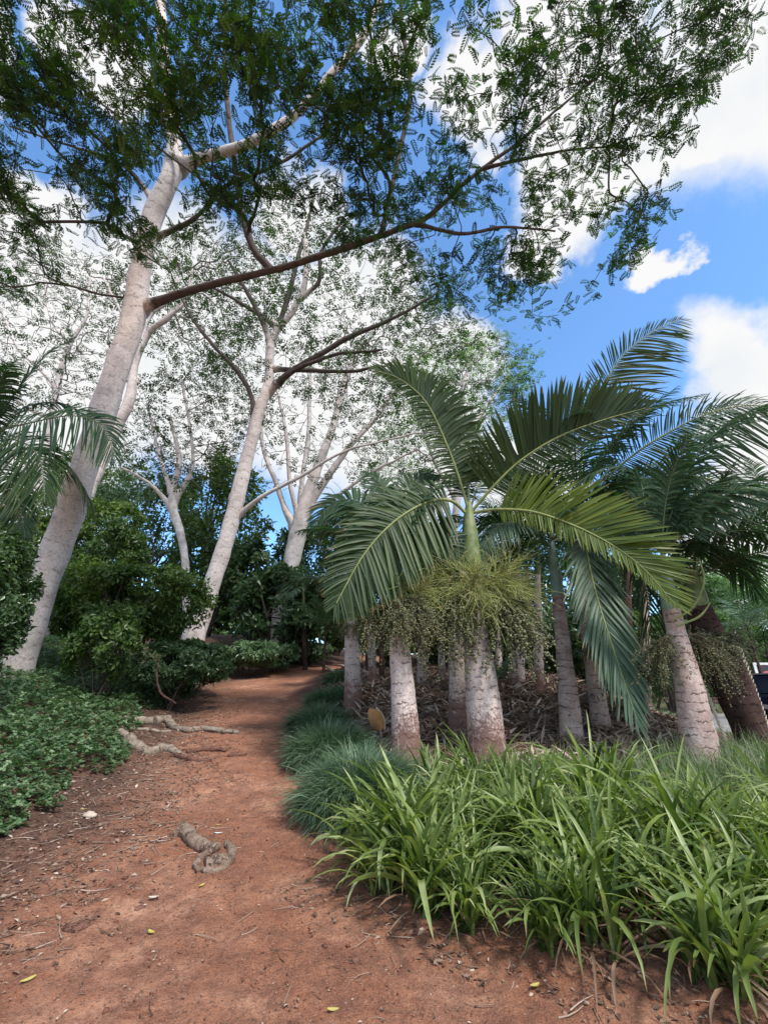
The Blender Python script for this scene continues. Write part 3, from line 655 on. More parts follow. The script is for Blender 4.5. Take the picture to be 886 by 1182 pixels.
for i, (a, b, Y, rx, rz, lb) in enumerate(bg3):
    shrub(lb, a, b, Y, rx, rz, n=8000, leaf=.30, lm='bright_leaf', name='leafy_tree', cat='tree', seed=70+i, clumps=80, cr=.2, group='bright trees by the road', trunkr=.08)
bg4 = [(450, 735, 19, 1.8, .9), (520, 735, 20, 2.2, 1.1), (590, 735, 19, 2.0, 1.2), (650, 740, 18, 2.0, 1.2), (715, 745, 17, 2.0, 1.3), (770, 750, 18, 2.0, 1.4), (410, 720, 24, 2.4, 1.6)]
lb4 = ['low dark bush behind the slim left palm', 'low dark bush behind the reddish based palm', 'low dark bush behind the central palm', 'low dark bush behind the bluish shafted palm', 'low dark bush behind the long hanging frond', 'low dark bush behind the thick right palm', 'low dark bush just right of the path bend']
for i, (a, b, Y, rx, rz) in enumerate(bg4):
    shrub(lb4[i], a, b, Y, rx, rz, n=6000, leaf=.2, lm='dark_leaf' if i % 2 else 'shrub_leaf', seed=110+i, clumps=60, cr=.22, group='low bushes at the back of the grove')
def woods():
    mb = MB(); n = 42000; r_ = np.random.default_rng(77); x = r_.uniform(-60, 95, n); y = 52+r_.uniform(0, 14, n)-.1*np.abs(x); top = 5.5+1.8*sn(x, x*0, .35)+1.2*sn(x, x*0, 1.1, 2); z = H(x, y)+top*r_.uniform(0, 1, n)**.6
    scatter(mb, *SPRIG, np.stack([x, y, z], -1), rand_rot(n, .8, r_), r_.uniform(.7, 1.3, n), np.clip(r_.uniform(0, .8, n)+.2*sn(x, z, 1.2), 0, 1))
    tag(mb.obj('distant_woods', M['dark_leaf']), 'far band of dark woodland behind the garden', 'woods', kind='stuff')
woods()
# low hedge-like grass clump rows by the far path
for i, (a, b, Y, w) in enumerate([(285, 755, 18.5, 1.3), (318, 757, 20, 1.4), (352, 752, 23, 1.5)]):
    shrub(['low green clump nearest the leaning tree at the far path edge', 'middle low green clump at the far path edge', 'farthest low green clump at the path end'][i], a, b, Y, w, .55, n=5000, leaf=.16, lm='cover_leaf', seed=90+i, clumps=40, cr=.25, group='low clumps along the far path edge')

# ------------------------------------------------------------------ palms
def frond_mesh(mb_leaf, mb_rib, pts, n=46, ll=.75, lw=.035, roll=0., lift=.15, droop=.35, a0=72, a1=28, start=.14, rr=.018, seg=5, seed=0, mess=.12, fold=True, sides=(1, -1), taper=True, face=None, asym=(1, 1)):
    rng = np.random.default_rng(seed)
    q, _ = smooth_path(pts, .06); T = nrm(np.gradient(q, axis=0))
    L_ = np.concatenate([[0], np.cumsum(np.linalg.norm(np.diff(q, axis=0), axis=1))]); tot = L_[-1]
    r = rr*(1-.85*(L_/tot))+.002; tube(mb_rib, q[::2] if len(q) > 8 else q, r[::2] if len(q) > 8 else r, 6, cap=False)
    Zv = np.array([0, 0, 1.]); hz = nrm(np.array([q[-1][0]-q[0][0], q[-1][1]-q[0][1], 0])+1e-6)
    side0 = nrm(np.cross(hz, Zv))
    for s in sides:
        u = start+(1-start)*(np.arange(n)+rng.uniform(-.2, .2, n))/(n-1); u = np.clip(u, 0, .998); l = u*tot
        B = np.stack([np.interp(l, L_, q[:, k]) for k in range(3)], -1); t = nrm(np.stack([np.interp(l, L_, T[:, k]) for k in range(3)], -1))
        if face is None: sd = nrm(side0[None]-t*np.sum(side0[None]*t, -1, keepdims=True)); up = np.cross(sd, t)
        else: sd = nrm(np.cross(t, nrm(face))); up = np.cross(sd, t)
        cr, sr = math.cos(R(roll)), math.sin(R(roll)); sd2 = sd*cr+up*sr; up2 = up*cr-sd*sr
        ang = np.radians(a0+(a1-a0)*((u-start)/(1-start))**1.2)+rng.normal(0, mess*.6, n)
        up_ = lift+rng.normal(0, mess, n)
        d = nrm(np.cos(ang)[:, None]*t+np.sin(ang)[:, None]*(s*sd2*np.cos(up_)[:, None]+up2*np.sin(up_)[:, None]))
        w = np.cross(d, up2); w = nrm(w+rng.normal(0, .15, w.shape)); nn = nrm(np.cross(d, w))
        x = (u-start)/(1-start); leng = ll*np.clip(.62+1.5*x-1.95*x*x, .12, 1)*rng.uniform(.9, 1.06, n)
        leng = leng*(asym[0] if s > 0 else asym[1])
        if not taper: leng = ll*rng.uniform(.85, 1.05, n)*np.clip(1.1-.5*x, .3, 1)
        ss = np.linspace(0, 1, seg+1); dr = droop*rng.uniform(.7, 1.4, n)
        cen = B[:, None]+d[:, None]*(leng[:, None]*ss[None])[..., None]-np.array([0, 0, 1.])*(leng[:, None]*dr[:, None]*ss[None]**2)[..., None]
        wd = lw*np.array([.55]+[1-.25*abs(k/seg-.4) if k < seg else .06 for k in range(1, seg+1)]); wd[seg-1] *= .75
        ws = wd[None]*np.clip(leng/ll+.2, .4, 1.1)[:, None]
        Lf = cen+w[:, None]*(ws/2)[..., None]; Rt = cen-w[:, None]*(ws/2)[..., None]
        if fold:
            C_ = cen+nn[:, None]*(ws*.16)[..., None]; V = np.stack([Lf, C_, Rt], 2); k3 = 3
        else: V = np.stack([Lf, Rt], 2); k3 = 2
        npf = (seg+1)*k3; base = (np.arange(n)*npf)[:, None, None]; j = (np.arange(seg)*k3)[None, :, None]; c2 = np.arange(k3-1)[None, None]
        b = base+j+c2; f = np.stack([b, b+1, b+k3+1, b+k3], -1).reshape(-1, 4)
        var = np.repeat(np.clip(rng.normal(.5, .2, n), 0, 1), npf).reshape(n, seg+1, k3); var = var+(ss[None, :, None]-.5)*.25
        mb_leaf[0 if s > 0 else 1].add(V.reshape(-1, 3), f, np.clip(var.ravel(), 0, 1), np.broadcast_to(ss[None, :, None], (n, seg+1, k3)).ravel(), 0, True)

def add_frond(root, pts, leafm, ribm='rachis', **k):
    a, b = (MB(), MB()), MB(); k['n'] = int(k.get('n', 46)*1.35); k['lw'] = k.get('lw', .035)*1.25; frond_mesh(a, b, pts, **k)
    o = b.obj('frond', M[ribm], root)
    # frond = midrib mesh with leaflet blades as its sub-part
    for x in a: x.obj('leaflet_row', M[leafm], o)
    return o
def trunk_palm(root, tr, bm, seed=0, sides=24, sink=.2):
    pts, rad = limb3(tr); d = nrm(np.array(pts[1])-pts[0]); g = h1(pts[0][0], pts[0][1])
    if pts[0][2] > g-.02: pts.insert(0, pts[0]-d*(pts[0][2]-g+sink)); rad.insert(0, rad[0]*1.08)
    q, r = smooth_path(pts, .04, rad)
    L_ = np.concatenate([[0], np.cumsum(np.linalg.norm(np.diff(q, axis=0), axis=1))])
    ring = np.abs(((L_*7.5+.25*np.sin(L_*5+seed)) % 1)-.5)*2
    r = r*(1+.014*(ring-.5)); mb = MB(); tube(mb, q, r, sides, 0, .015, seed=seed); roughen(mb, .012, 4.0, seed); mb.obj('trunk', M[bm], root)
    return q
def palm(label, tr, bm, shaft, shaftm, cap='palm', seed=0, group='palms in the grove'):
    p0 = P(*tr[0][:3]); loc = (p0[0], p0[1], h1(p0[0], p0[1])); root = thing('palm_tree', label, cap, loc, group)
    trunk_palm(root, tr, bm, seed)
    if shaft:
        pts, rad = limb3(shaft); q, r = smooth_path(pts, .06, rad); mb = MB(); tube(mb, q, r, 16, 0, .02, seed=seed); mb.obj('crownshaft', M[shaftm], root)
    return root
def fan_fronds(root, c, n, length, *a_, **k_):
    return fan_fronds_(root, c, int(n*1.1), length*1.1, *a_, **k_)
def fan_fronds_(root, c, n, length, leafm, seed=0, el0=70, el1=-5, az0=0, az1=360, ll=.6, nl=34, ribm='rachis_dark', lw=.034, dro=.9, fold=False, seg=4, droop=.45):
    rng = np.random.default_rng(seed); c = np.asarray(c, float)
    for i in range(n):
        az = R(az0+(az1-az0)*((i*.618) % 1)+rng.uniform(-8, 8)); el = R(el0+(el1-el0)*(i+.5)/n); l = length*rng.uniform(.85, 1.1)
        s = np.linspace(0, 1, 6); e = el-dro*(s**1.3)*(.6+.6*rng.uniform()); pts = [c.copy()]
        for k in range(5):
            dl = l/5; pts.append(pts[-1]+dl*np.array([math.cos(az)*math.cos(e[k]), math.sin(az)*math.cos(e[k]), math.sin(e[k])]))
        add_frond(root, pts, leafm, ribm, n=nl, ll=1.22*ll*rng.uniform(.85, 1.1), lw=lw, roll=rng.uniform(-25, 25), lift=.2, droop=droop, seed=seed*31+i, fold=fold, seg=seg)
def tr3(t): return [P(a, b, Y) for a, b, Y in t]

ICO = None
def ico():
    t = (1+5**.5)/2; v = nrm(np.array([[-1, t, 0], [1, t, 0], [-1, -t, 0], [1, -t, 0], [0, -1, t], [0, 1, t], [0, -1, -t], [0, 1, -t], [t, 0, -1], [t, 0, 1], [-t, 0, -1], [-t, 0, 1]]))
    f = [[0, 11, 5], [0, 5, 1], [0, 1, 7], [0, 7, 10], [0, 10, 11], [1, 5, 9], [5, 11, 4], [11, 10, 2], [10, 7, 6], [7, 1, 8], [3, 9, 4], [3, 4, 2], [3, 2, 6], [3, 6, 8], [3, 8, 9], [4, 9, 5], [2, 4, 11], [6, 2, 10], [8, 6, 7], [9, 8, 1]]
    return v, np.array(f)
ICO = ico()
def fruit_bunch(root, att, out, size, seed, ns=60, berries=14, br=.012, col='fruit', name='fruit_bunch', droop=.5):
    """att: attachment, out: direction vector, size: metres; drooping berry strands"""
    rng = np.random.default_rng(seed); att = np.asarray(att, float); out = nrm(out)
    mb = MB(); bp = []
    hub = att+out*size*.55+np.array([0, 0, -.12*size])
    q, r = smooth_path([att, att+out*size*.3+[0, 0, .05*size], hub], .05, [.022, .016, .01]); tube(mb, q, r, 6, cap=False)
    for i in range(ns):
        b = att+(hub-att)*rng.uniform(.4, 1); d = nrm(out*rng.uniform(.1, 1)+rng.normal(0, .65, 3)+np.array([0, 0, -.45])); l = size*rng.uniform(.45, .95)
        s = np.linspace(0, 1, 6); p = b+d*(l*s)[:, None]*.8-np.array([0, 0, 1])*(droop*l*s**2)[:, None]; p += rng.normal(0, .01, p.shape)
        tube(mb, p, .0028*(1.2-.6*s), 3, cap=False)
        u = rng.uniform(.25, 1, berries); bp.append(np.stack([np.interp(u, s, p[:, k]) for k in range(3)], -1)+rng.normal(0, .014, (berries, 3)))
    o = mb.obj(name, M['fruit_stalk'], root); bp = np.concatenate(bp); m2 = MB()
    scatter(m2, *ICO, bp, rand_rot(len(bp), .5, rng), rng.uniform(.8, 1.2, len(bp))*br, rng.uniform(0, 1, len(bp)), smooth=True)
    fo = m2.obj('fruit', M[col], o); return o
def inflorescence(root, att, out, size, seed, n1=26, n2=9):
    rng = np.random.default_rng(seed); att = np.asarray(att, float); out = nrm(out); mb = MB()
    hub = att+out*size*.35; q, r = smooth_path([att, (att+hub)/2+[0, 0, .03], hub], .05, [.025, .02, .014]); tube(mb, q, r, 6, cap=False)
    for i in range(n1):
        d = nrm(out*.55+rng.normal(0, .6, 3)+np.array([0, 0, .1])); l = size*rng.uniform(.25, .5); b = att+(hub-att)*rng.uniform(.4, 1)
        s = np.linspace(0, 1, 4); p = b+d*(l*s)[:, None]-np.array([0, 0, 1])*(.1*l*s**2)[:, None]; tube(mb, p, .006*(1.1-.6*s), 3, cap=False, var=rng.uniform(.2, .8))
        for j in range(n2):
            u = rng.uniform(.25, 1); b2 = np.array([np.interp(u, s, p[:, k]) for k in range(3)]); d2 = nrm(d+rng.normal(0, .55, 3)); l2 = size*rng.uniform(.2, .42)
            w = rng.normal(0, .03*size, 3); p2 = b2+d2*(l2*s)[:, None]+np.outer(np.sin(s*3), w)-np.array([0, 0, 1])*(.12*l2*s**2)[:, None]
            tube(mb, p2, .0042*(1.15-.6*s), 3, cap=False, var=rng.uniform(0, 1))
    mb.obj('flower_cluster', M['flower'], root)

# --- main palm
Ym = 8.2
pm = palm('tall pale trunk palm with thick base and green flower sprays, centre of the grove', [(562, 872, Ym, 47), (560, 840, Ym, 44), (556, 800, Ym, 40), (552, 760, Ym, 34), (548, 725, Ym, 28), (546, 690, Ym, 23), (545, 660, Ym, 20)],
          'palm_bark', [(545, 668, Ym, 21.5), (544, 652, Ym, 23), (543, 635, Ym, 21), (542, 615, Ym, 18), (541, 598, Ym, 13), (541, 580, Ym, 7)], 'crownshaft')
fk = dict(n=74, seg=6)
add_frond(pm, tr3([(541, 592, Ym), (532, 560, 8.1), (516, 515, 7.95), (492, 465, 7.8), (462, 438, 7.7), (434, 428, 7.6)]), 'frond', 'rachis', ll=1.5, lw=.062, face=(.1, -1, -.2), asym=(1, .35), lift=-.1, droop=.35, a0=72, a1=30, seed=1, rr=.03, **fk)
add_frond(pm, tr3([(543, 592, Ym), (565, 566, 8.0), (600, 532, 7.8), (645, 504, 7.6), (695, 485, 7.5), (748, 470, 7.4)]), 'frond', 'rachis', ll=1.5, lw=.058, face=(0, -1, -.2), asym=(.4, 1), lift=.1, droop=.05, a0=78, a1=24, seed=2, rr=.03, **fk)
add_frond(pm, tr3([(540, 595, Ym), (520, 578, 8.0), (492, 580, 7.7), (455, 602, 7.4), (420, 640, 7.2), (386, 700, 7.0)]), 'frond', 'rachis', ll=1.22, lw=.05, face=(.25, -1, .25), asym=(.8, 1), lift=.05, droop=.25, a0=80, a1=34, seed=3, rr=.034, **fk)
add_frond(pm, tr3([(545, 592, Ym), (575, 588, 7.9), (620, 592, 7.6), (680, 615, 7.3), (735, 650, 7.1), (780, 700, 7.0)]), 'frond_yellow', 'rachis', ll=1.3, lw=.044, face=(0, -1, -.1), asym=(.35, 1), lift=.1, droop=.08, a0=72, a1=26, seed=4, rr=.03, **fk)
add_frond(pm, tr3([(541, 588, Ym), (530, 560, 8.5), (505, 548, 8.9), (475, 560, 9.3)]), 'frond', 'rachis', ll=.7, lw=.045, roll=20, lift=.1, droop=.4, n=36, seed=5, rr=.022)
add_frond(pm, tr3([(542, 588, Ym), (556, 556, 8.6), (590, 545, 9.0), (630, 570, 9.4), (650, 600, 9.6)]), 'frond', 'rachis', ll=.7, lw=.045, roll=-30, lift=.1, droop=.4, n=36, seed=6, rr=.022)
add_frond(pm, tr3([(541, 570, Ym), (540, 540, 8.3), (545, 505, 8.6), (560, 480, 9.0)]), 'frond_yellow', 'rachis', ll=.5, lw=.04, roll=0, lift=.5, droop=.1, n=26, seed=7, rr=.02)
mb = MB(); q, r = smooth_path(tr3([(541, 590, Ym), (540, 560, Ym), (538, 535, 8.15)]), .05, [.045, .022, .005]); tube(mb, q, r, 8); mb.obj('spear_leaf', M['crownshaft'], pm)
bc = P(545, 680, Ym)
inflorescence(pm, bc, (-.8, -.5, .1), 1.45, 1, 44, 13); inflorescence(pm, bc, (.9, -.35, .1), 1.5, 2, 44, 13); inflorescence(pm, bc, (-.1, -1, .0), 1.1, 3, 34, 12)
fruit_bunch(pm, P(546, 695, Ym), (.9, -.4, .05), 1.25, 4, ns=150, berries=30, br=.019); fruit_bunch(pm, P(546, 695, Ym), (-.85, -.4, -.05), 1.15, 5, ns=130, berries=28, br=.018)
# dangling dry bract on the trunk
mb = MB(); q, r = smooth_path(tr3([(549, 690, 7.95), (552, 712, 7.85), (550, 740, 7.88), (554, 760, 7.9)]), .05, [.012, .035, .02, .004]); tube(mb, q, r, 6); mb.obj('dry_bract', M['bract_pale'], pm)
mb = MB(); q, r = smooth_path(tr3([(546, 680, 8.1), (534, 662, 8.0), (520, 668, 7.9), (514, 684, 7.9)]), .05, [.02, .05, .035, .006]); tube(mb, q, r, 6); mb.obj('dry_bract', M['bract_pale'], pm)

# --- palm 2 (second from left, reddish base)
Y2 = 7.7
p2 = palm('pale palm with reddish brown base, left of the central palm', [(470, 893, Y2, 37), (468, 850, Y2, 34), (465, 800, Y2, 29), (461, 755, Y2, 24), (459, 720, Y2, 19), (457, 695, Y2, 17)], 'palm_bark',
          [(457, 698, Y2, 18), (456, 670, Y2, 14), (455, 645, Y2, 7)], 'crownshaft', seed=2)
fan_fronds(p2, P(455, 652, Y2), 10, 2.1, 'frond_dark', seed=3, el0=80, el1=30, ll=.6, az0=20, az1=160, nl=36, seg=5)
for k, o_ in enumerate([(-.8, -.5, .1), (.7, -.5, .1), (0, -1, 0), (.3, .9, 0)]): fruit_bunch(p2, P(457, 700, Y2), o_, .85, 20+k, ns=90, berries=24, br=.012)
for q_, (t_, sd_) in enumerate([([(455, 655, Y2), (440, 610, 7.9), (415, 580, 8.1), (385, 580, 8.3), (360, 610, 8.4)], 1), ([(455, 655, Y2), (462, 600, 8.0), (475, 560, 8.3), (500, 545, 8.5)], 2), ([(455, 655, Y2), (450, 600, 8.0), (440, 560, 8.3), (420, 545, 8.5)], 3), ([(455, 655, Y2), (480, 625, 7.9), (515, 625, 8.0), (535, 660, 8.1)], 4)]):
    add_frond(p2, tr3(t_), 'frond_dark', 'rachis_dark', ll=.8, lw=.045, face=(.1, -1, .2), lift=.1, droop=.35, n=42, seed=700+sd_, seg=5)
inflorescence(p2, P(457, 695, Y2), (.8, -.4, .2), 1.1, 9, 34, 10)
# --- palm 3 (left, small)
Y3 = 11.8
p3 = palm('slim pale palm at the left end of the grove beside the grass border', [(407, 825, Y3, 23), (407, 790, Y3, 20), (406, 750, Y3, 17), (405, 715, Y3, 14)], 'palm_bark', [(405, 718, Y3, 15), (404, 690, Y3, 12), (404, 670, Y3, 7)], 'crownshaft', seed=3)
fan_fronds(p3, P(404, 680, Y3), 8, 2.0, 'frond_dark', seed=5, el0=65, el1=-5, ll=.6, nl=28)
fruit_bunch(p3, P(405, 720, Y3), (-.5, -.8, 0), .5, 33, ns=36, berries=12)
fruit_bunch(p3, P(405, 720, Y3), (.6, -.8, 0), .5, 34, ns=36, berries=12)
# --- palm 4 (blue shaft)
Y4 = 9.4
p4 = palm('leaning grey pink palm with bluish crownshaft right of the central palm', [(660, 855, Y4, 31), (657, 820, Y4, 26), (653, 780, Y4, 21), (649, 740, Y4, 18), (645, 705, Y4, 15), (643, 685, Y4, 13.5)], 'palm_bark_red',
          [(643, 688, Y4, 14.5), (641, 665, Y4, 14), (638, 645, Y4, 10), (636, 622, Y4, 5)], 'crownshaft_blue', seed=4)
fan_fronds(p4, P(636, 625, Y4), 7, 2.2, 'frond_dark', seed=8, el0=70, el1=5, ll=.65, nl=34, seg=5)
add_frond(p4, tr3([(637, 635, Y4), (618, 612, 9.0), (595, 603, 8.7), (570, 612, 8.5), (548, 650, 8.3)]), 'frond_blue', 'rachis_dark', ll=.6, lw=.035, roll=30, lift=0, droop=.5, n=40, seed=9, seg=5)
add_frond(p4, tr3([(636, 620, Y4), (632, 590, 9.4), (620, 560, 9.2), (600, 545, 9.0)]), 'frond', 'rachis', ll=.6, lw=.035, roll=-20, lift=.1, droop=.3, n=34, seed=10, seg=5)
# --- palm 5 (tall dark crown, hanging frond)
Y5 = 10.2
p5 = palm('darker palm with a tall crown and one long frond hanging to the ground', [(695, 848, Y5, 26), (688, 800, Y5, 21), (680, 750, Y5, 17), (673, 700, Y5, 14), (668, 650, Y5, 13), (665, 610, Y5, 12)], 'palm_bark_red',
          [(665, 612, Y5, 13), (666, 590, Y5, 11), (667, 568, Y5, 6)], 'palm_bark_dark' if False else 'crownshaft', seed=5)
c5 = (667, 575)
add_frond(p5, tr3([(c5[0], c5[1], Y5), (672, 520, 9.9), (688, 465, 9.5), (715, 415, 9.2), (750, 385, 9.0), (785, 368, 8.9)]), 'frond', 'rachis', ll=1.9, lw=.045, face=(0, -1, -.2), asym=(1, .5), lift=0, droop=.2, a0=64, a1=28, n=62, seed=11, seg=6, rr=.03)
add_frond(p5, tr3([(c5[0], c5[1], Y5), (700, 550, 9.6), (745, 515, 9.1), (805, 482, 8.6), (860, 468, 8.2), (930, 475, 7.9)]), 'frond_dark', 'rachis', ll=1.7, lw=.036, face=(0, -1, .1), asym=(1, .6), lift=0, droop=.35, a0=70, a1=30, n=66, seed=17, seg=6, rr=.03)
add_frond(p5, tr3([(c5[0], c5[1], Y5), (715, 562, 9.5), (775, 548, 9.0), (840, 560, 8.6), (910, 600, 8.3)]), 'frond_dark', 'rachis', ll=1.6, lw=.036, face=(0, -1, .1), asym=(1, .6), lift=0, droop=.35, a0=70, a1=30, n=62, seed=18, seg=6, rr=.03)
add_frond(p5, tr3([(c5[0], c5[1], Y5), (685, 540, 9.9), (715, 500, 9.6), (755, 470, 9.3), (810, 455, 9.1)]), 'frond_dark', 'rachis_dark', ll=1.0, lw=.04, roll=-30, lift=.1, droop=.35, n=50, seed=12, seg=5)
add_frond(p5, tr3([(c5[0], c5[1], Y5), (655, 520, 10.3), (635, 480, 10.4), (600, 462, 10.5), (560, 462, 10.5)]), 'frond_blue', 'rachis_dark', ll=.9, lw=.035, roll=20, lift=.1, droop=.4, n=46, seed=13, seg=5)
add_frond(p5, tr3([(c5[0], c5[1]+20, 9.9), (674, 625, 8.9), (686, 680, 8.3), (706, 745, 7.9), (736, 835, 7.6)]), 'frond_blue', 'rachis', ll=1.15, lw=.042, face=(0, -1, .1), lift=.15, droop=.25, a0=42, a1=16, n=66, seed=14, seg=6, rr=.028)
fan_fronds(p5, P(c5[0], c5[1], Y5), 9, 3.0, 'frond_dark', seed=16, el0=75, el1=10, ll=.8, nl=40, seg=5)
add_frond(p5, tr3([(c5[0], c5[1], Y5), (700, 590, 9.9), (735, 640, 9.6), (750, 720, 9.5), (758, 800, 9.5)]), 'frond_dark', 'rachis_dark', ll=.9, lw=.04, roll=50, lift=0, droop=.5, n=44, seed=15, seg=5)
for k, o_ in enumerate([(-.5, -.8, 0), (.6, -.7, 0)]): fruit_bunch(p5, P(680, 745, Y5), o_, .45, 60+k, ns=36, berries=12)
# --- palm 6 (thick right)
Y6 = 7.6
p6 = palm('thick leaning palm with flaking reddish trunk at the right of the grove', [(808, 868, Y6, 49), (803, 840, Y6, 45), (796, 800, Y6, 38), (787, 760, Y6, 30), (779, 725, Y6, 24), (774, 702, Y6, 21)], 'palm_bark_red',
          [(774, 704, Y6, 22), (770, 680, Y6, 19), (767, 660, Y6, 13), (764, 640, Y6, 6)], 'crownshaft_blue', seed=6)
c6 = (764, 640)
add_frond(p6, tr3([(*c6, Y6), (775, 590, 7.5), (800, 530, 7.3), (840, 488, 7.1), (895, 466, 6.9), (950, 470, 6.8)]), 'frond_dark', 'rachis_dark', ll=1.0, lw=.036, roll=-15, lift=.15, droop=.45, n=60, seed=21, seg=6)
add_frond(p6, tr3([(*c6, Y6), (790, 600, 7.3), (830, 570, 7.0), (880, 565, 6.8), (940, 590, 6.6)]), 'frond_blue', 'rachis_dark', ll=1.0, lw=.038, roll=-40, lift=.1, droop=.4, n=60, seed=22, seg=6)
add_frond(p6, tr3([(*c6, Y6), (745, 590, 7.7), (735, 550, 7.8), (700, 540, 7.9), (660, 560, 8.0)]), 'frond_dark', 'rachis_dark', ll=.8, lw=.036, roll=30, lift=.1, droop=.4, n=46, seed=23, seg=5)
add_frond(p6, tr3([(*c6, Y6), (800, 625, 7.9), (840, 640, 8.1), (875, 690, 8.3)]), 'frond_dark', 'rachis_dark', ll=.75, lw=.036, roll=-20, lift=.1, droop=.6, n=44, seed=24, seg=5)
add_frond(p6, tr3([(*c6, Y6), (770, 580, 7.9), (790, 520, 8.2), (830, 470, 8.5), (870, 455, 8.8)]), 'frond_blue', 'rachis_dark', ll=.9, lw=.036, roll=-30, lift=.1, droop=.3, n=50, seed=25, seg=5)
fan_fronds(p6, P(*c6, Y6), 8, 2.2, 'frond_dark', seed=26, el0=80, el1=20, ll=.7, nl=40, seg=5, az0=-60, az1=120)
for k, o_ in enumerate([(-.9, -.2, -.1), (.9, -.2, -.05), (.7, .3, .1)]): fruit_bunch(p6, P(784, 735, Y6), o_, .85, 70+k, ns=80, berries=16, br=.011)
mb = MB()
for k, s_ in enumerate([[(778, 715, 7.4), (800, 700, 7.3), (812, 670, 7.2), (806, 645, 7.2)], [(782, 722, 7.4), (806, 712, 7.3), (820, 695, 7.3)]]):
    q, r = smooth_path(tr3(s_), .05, [.02]*(len(s_)-1)+[.008]); tube(mb, q, r, 6)
mb.obj('bare_flower_stalk', M['rachis'], p6)
# --- palm 7 : dark blurred smear at far right, modelled as a leaning stump palm
Y7 = 8.6
p7 = palm('dark jagged smear at the far right modelled as a leaning palm trunk', [(872, 868, Y7, 44), (862, 835, Y7, 46), (848, 800, Y7, 50), (832, 765, Y7, 50), (818, 735, Y7, 42), (806, 700, Y7, 30)], 'palm_bark_dark',
          [(806, 704, Y7, 30), (802, 680, Y7, 22), (800, 655, Y7, 10)], 'crownshaft', seed=7)
mb = MB()
for s in range(26):
    u = s/25; px = 822+u*52+14; py = 735+u*130; b = P(px+6*(1-u), py, Y7-.1)
    q, r = smooth_path([b, b+np.array([.07, -.03, .04]), b+np.array([.11, -.04, .12])], .03, [.03, .022, .005]); tube(mb, q, r, 5)
    b = P(px-46, py, Y7-.15); q, r = smooth_path([b, b+np.array([-.05, -.03, .05]), b+np.array([-.08, -.04, .1])], .03, [.03, .02, .005]); tube(mb, q, r, 5)
mb.obj('jagged_edge_row', M['bract_pale'], p7)
fan_fronds(p7, P(800, 668, Y7), 7, 2.2, 'frond_dark', seed=28, el0=70, el1=0, ll=.65, nl=36, az0=-90, az1=120)
for k, o_ in enumerate([(-.6, -.6, .2), (.6, -.6, .2), (0, -1, 0)]): fruit_bunch(p7, P(822, 735, Y7-.2), o_, .6, 80+k, ns=50, berries=14, br=.01)
# --- background palms
bgp = [(510, 806, 15, 9, 680, 'slim pale palm trunk seen through the gap left of the central palm', 'palm_bark'), (576, 806, 16, 10, 690, 'slim pale palm trunk just right of the central palm', 'palm_bark'), (622, 808, 13, 13, 660, 'slim pale palm between the grey background trunk and the bluish shafted palm', 'palm_bark'), (745, 812, 12, 14, 640, 'slim reddish palm left of the thick right palm', 'palm_bark_red'), (430, 800, 14.5, 11, 690, 'slim pale palm between the two left palms', 'palm_bark'),
       (525, 812, 13, 17, 690, 'bare brown palm trunk in shadow left of the central palm', 'palm_bark'), (598, 812, 14, 18, 660, 'grey palm trunk in the background between the central palm and the bluish one', 'palm_bark'),
       (532, 850, 9.8, 32, 700, 'grey palm trunk standing directly behind the central palm', 'palm_bark'), (441, 790, 16, 7, 650, 'thin dark stem palm behind the left palms', 'palm_bark_dark'), (487, 800, 14, 12, 680, 'slim brown palm just right of the reddish based palm', 'palm_bark_red'),
       (725, 800, 15, 12, 600, 'shaded palm behind the long hanging frond', 'palm_bark_dark'), (352, 770, 21, 6, 700, 'young palm with short trunk at the path end', 'palm_bark_dark'), (895, 770, 14, 14, 620, 'background palm crown at the right edge', 'palm_bark_red')]
for i, (a, b, Y, w, top, lb, bm) in enumerate(bgp):
    r_ = palm(lb, [(a, b, Y, w), (a-1, b-(b-top)*.5, Y, w*.8), (a-2, top, Y, w*.55)], bm, [(a-2, top+3, Y, w*.6), (a-2, top-14, Y, w*.5), (a-2, top-28, Y, w*.25)], 'crownshaft', seed=10+i)
    fan_fronds(r_, P(a-2, top-20, Y), 7, 1.8 if i < 5 else (2.2 if i != 11 else 1.7), 'frond_blue' if i in (11, 0) else 'frond_dark', seed=100+i, el0=75, el1=-10, ll=.65, nl=30)
# young palms low in grove
for i, (a, b, Y, sz, lb) in enumerate([(425, 640, 17, 2.6, 'feathery young palm behind the left palms'), (575, 795, 15, 1.2, 'small palm seedling behind the central palm'), (740, 800, 11, 1.6, 'bushy young palm beside the thick right palm'), (376, 720, 19, 1.6, 'low spreading palm beside the path bend'),
                                       (600, 600, 20, 3.0, 'tall feathery palm crown far behind the central palm'), (862, 725, 20, 2.2, 'pale feathery palm in front of the bright trees')]):
    c = P(a, b, Y); g = h1(c[0], c[1]); r_ = thing('young_palm', lb, 'palm', (c[0], c[1], g), 'young palms in the grove')
    m = MB(); q, r = smooth_path([(c[0], c[1], g-.1), (c[0], c[1], (g+c[2])/2), tuple(c)], .2, [.07, .06, .03]); tube(m, q, r, 8); m.obj('trunk', M['palm_bark_dark'], r_)
    fan_fronds(r_, c, 10, sz, ['frond', 'frond_blue', 'frond_dark', 'frond_dark', 'frond_blue', 'frond_blue'][i], seed=130+i, el0=80, el1=0, ll=.3*sz, nl=26, lw=.03)
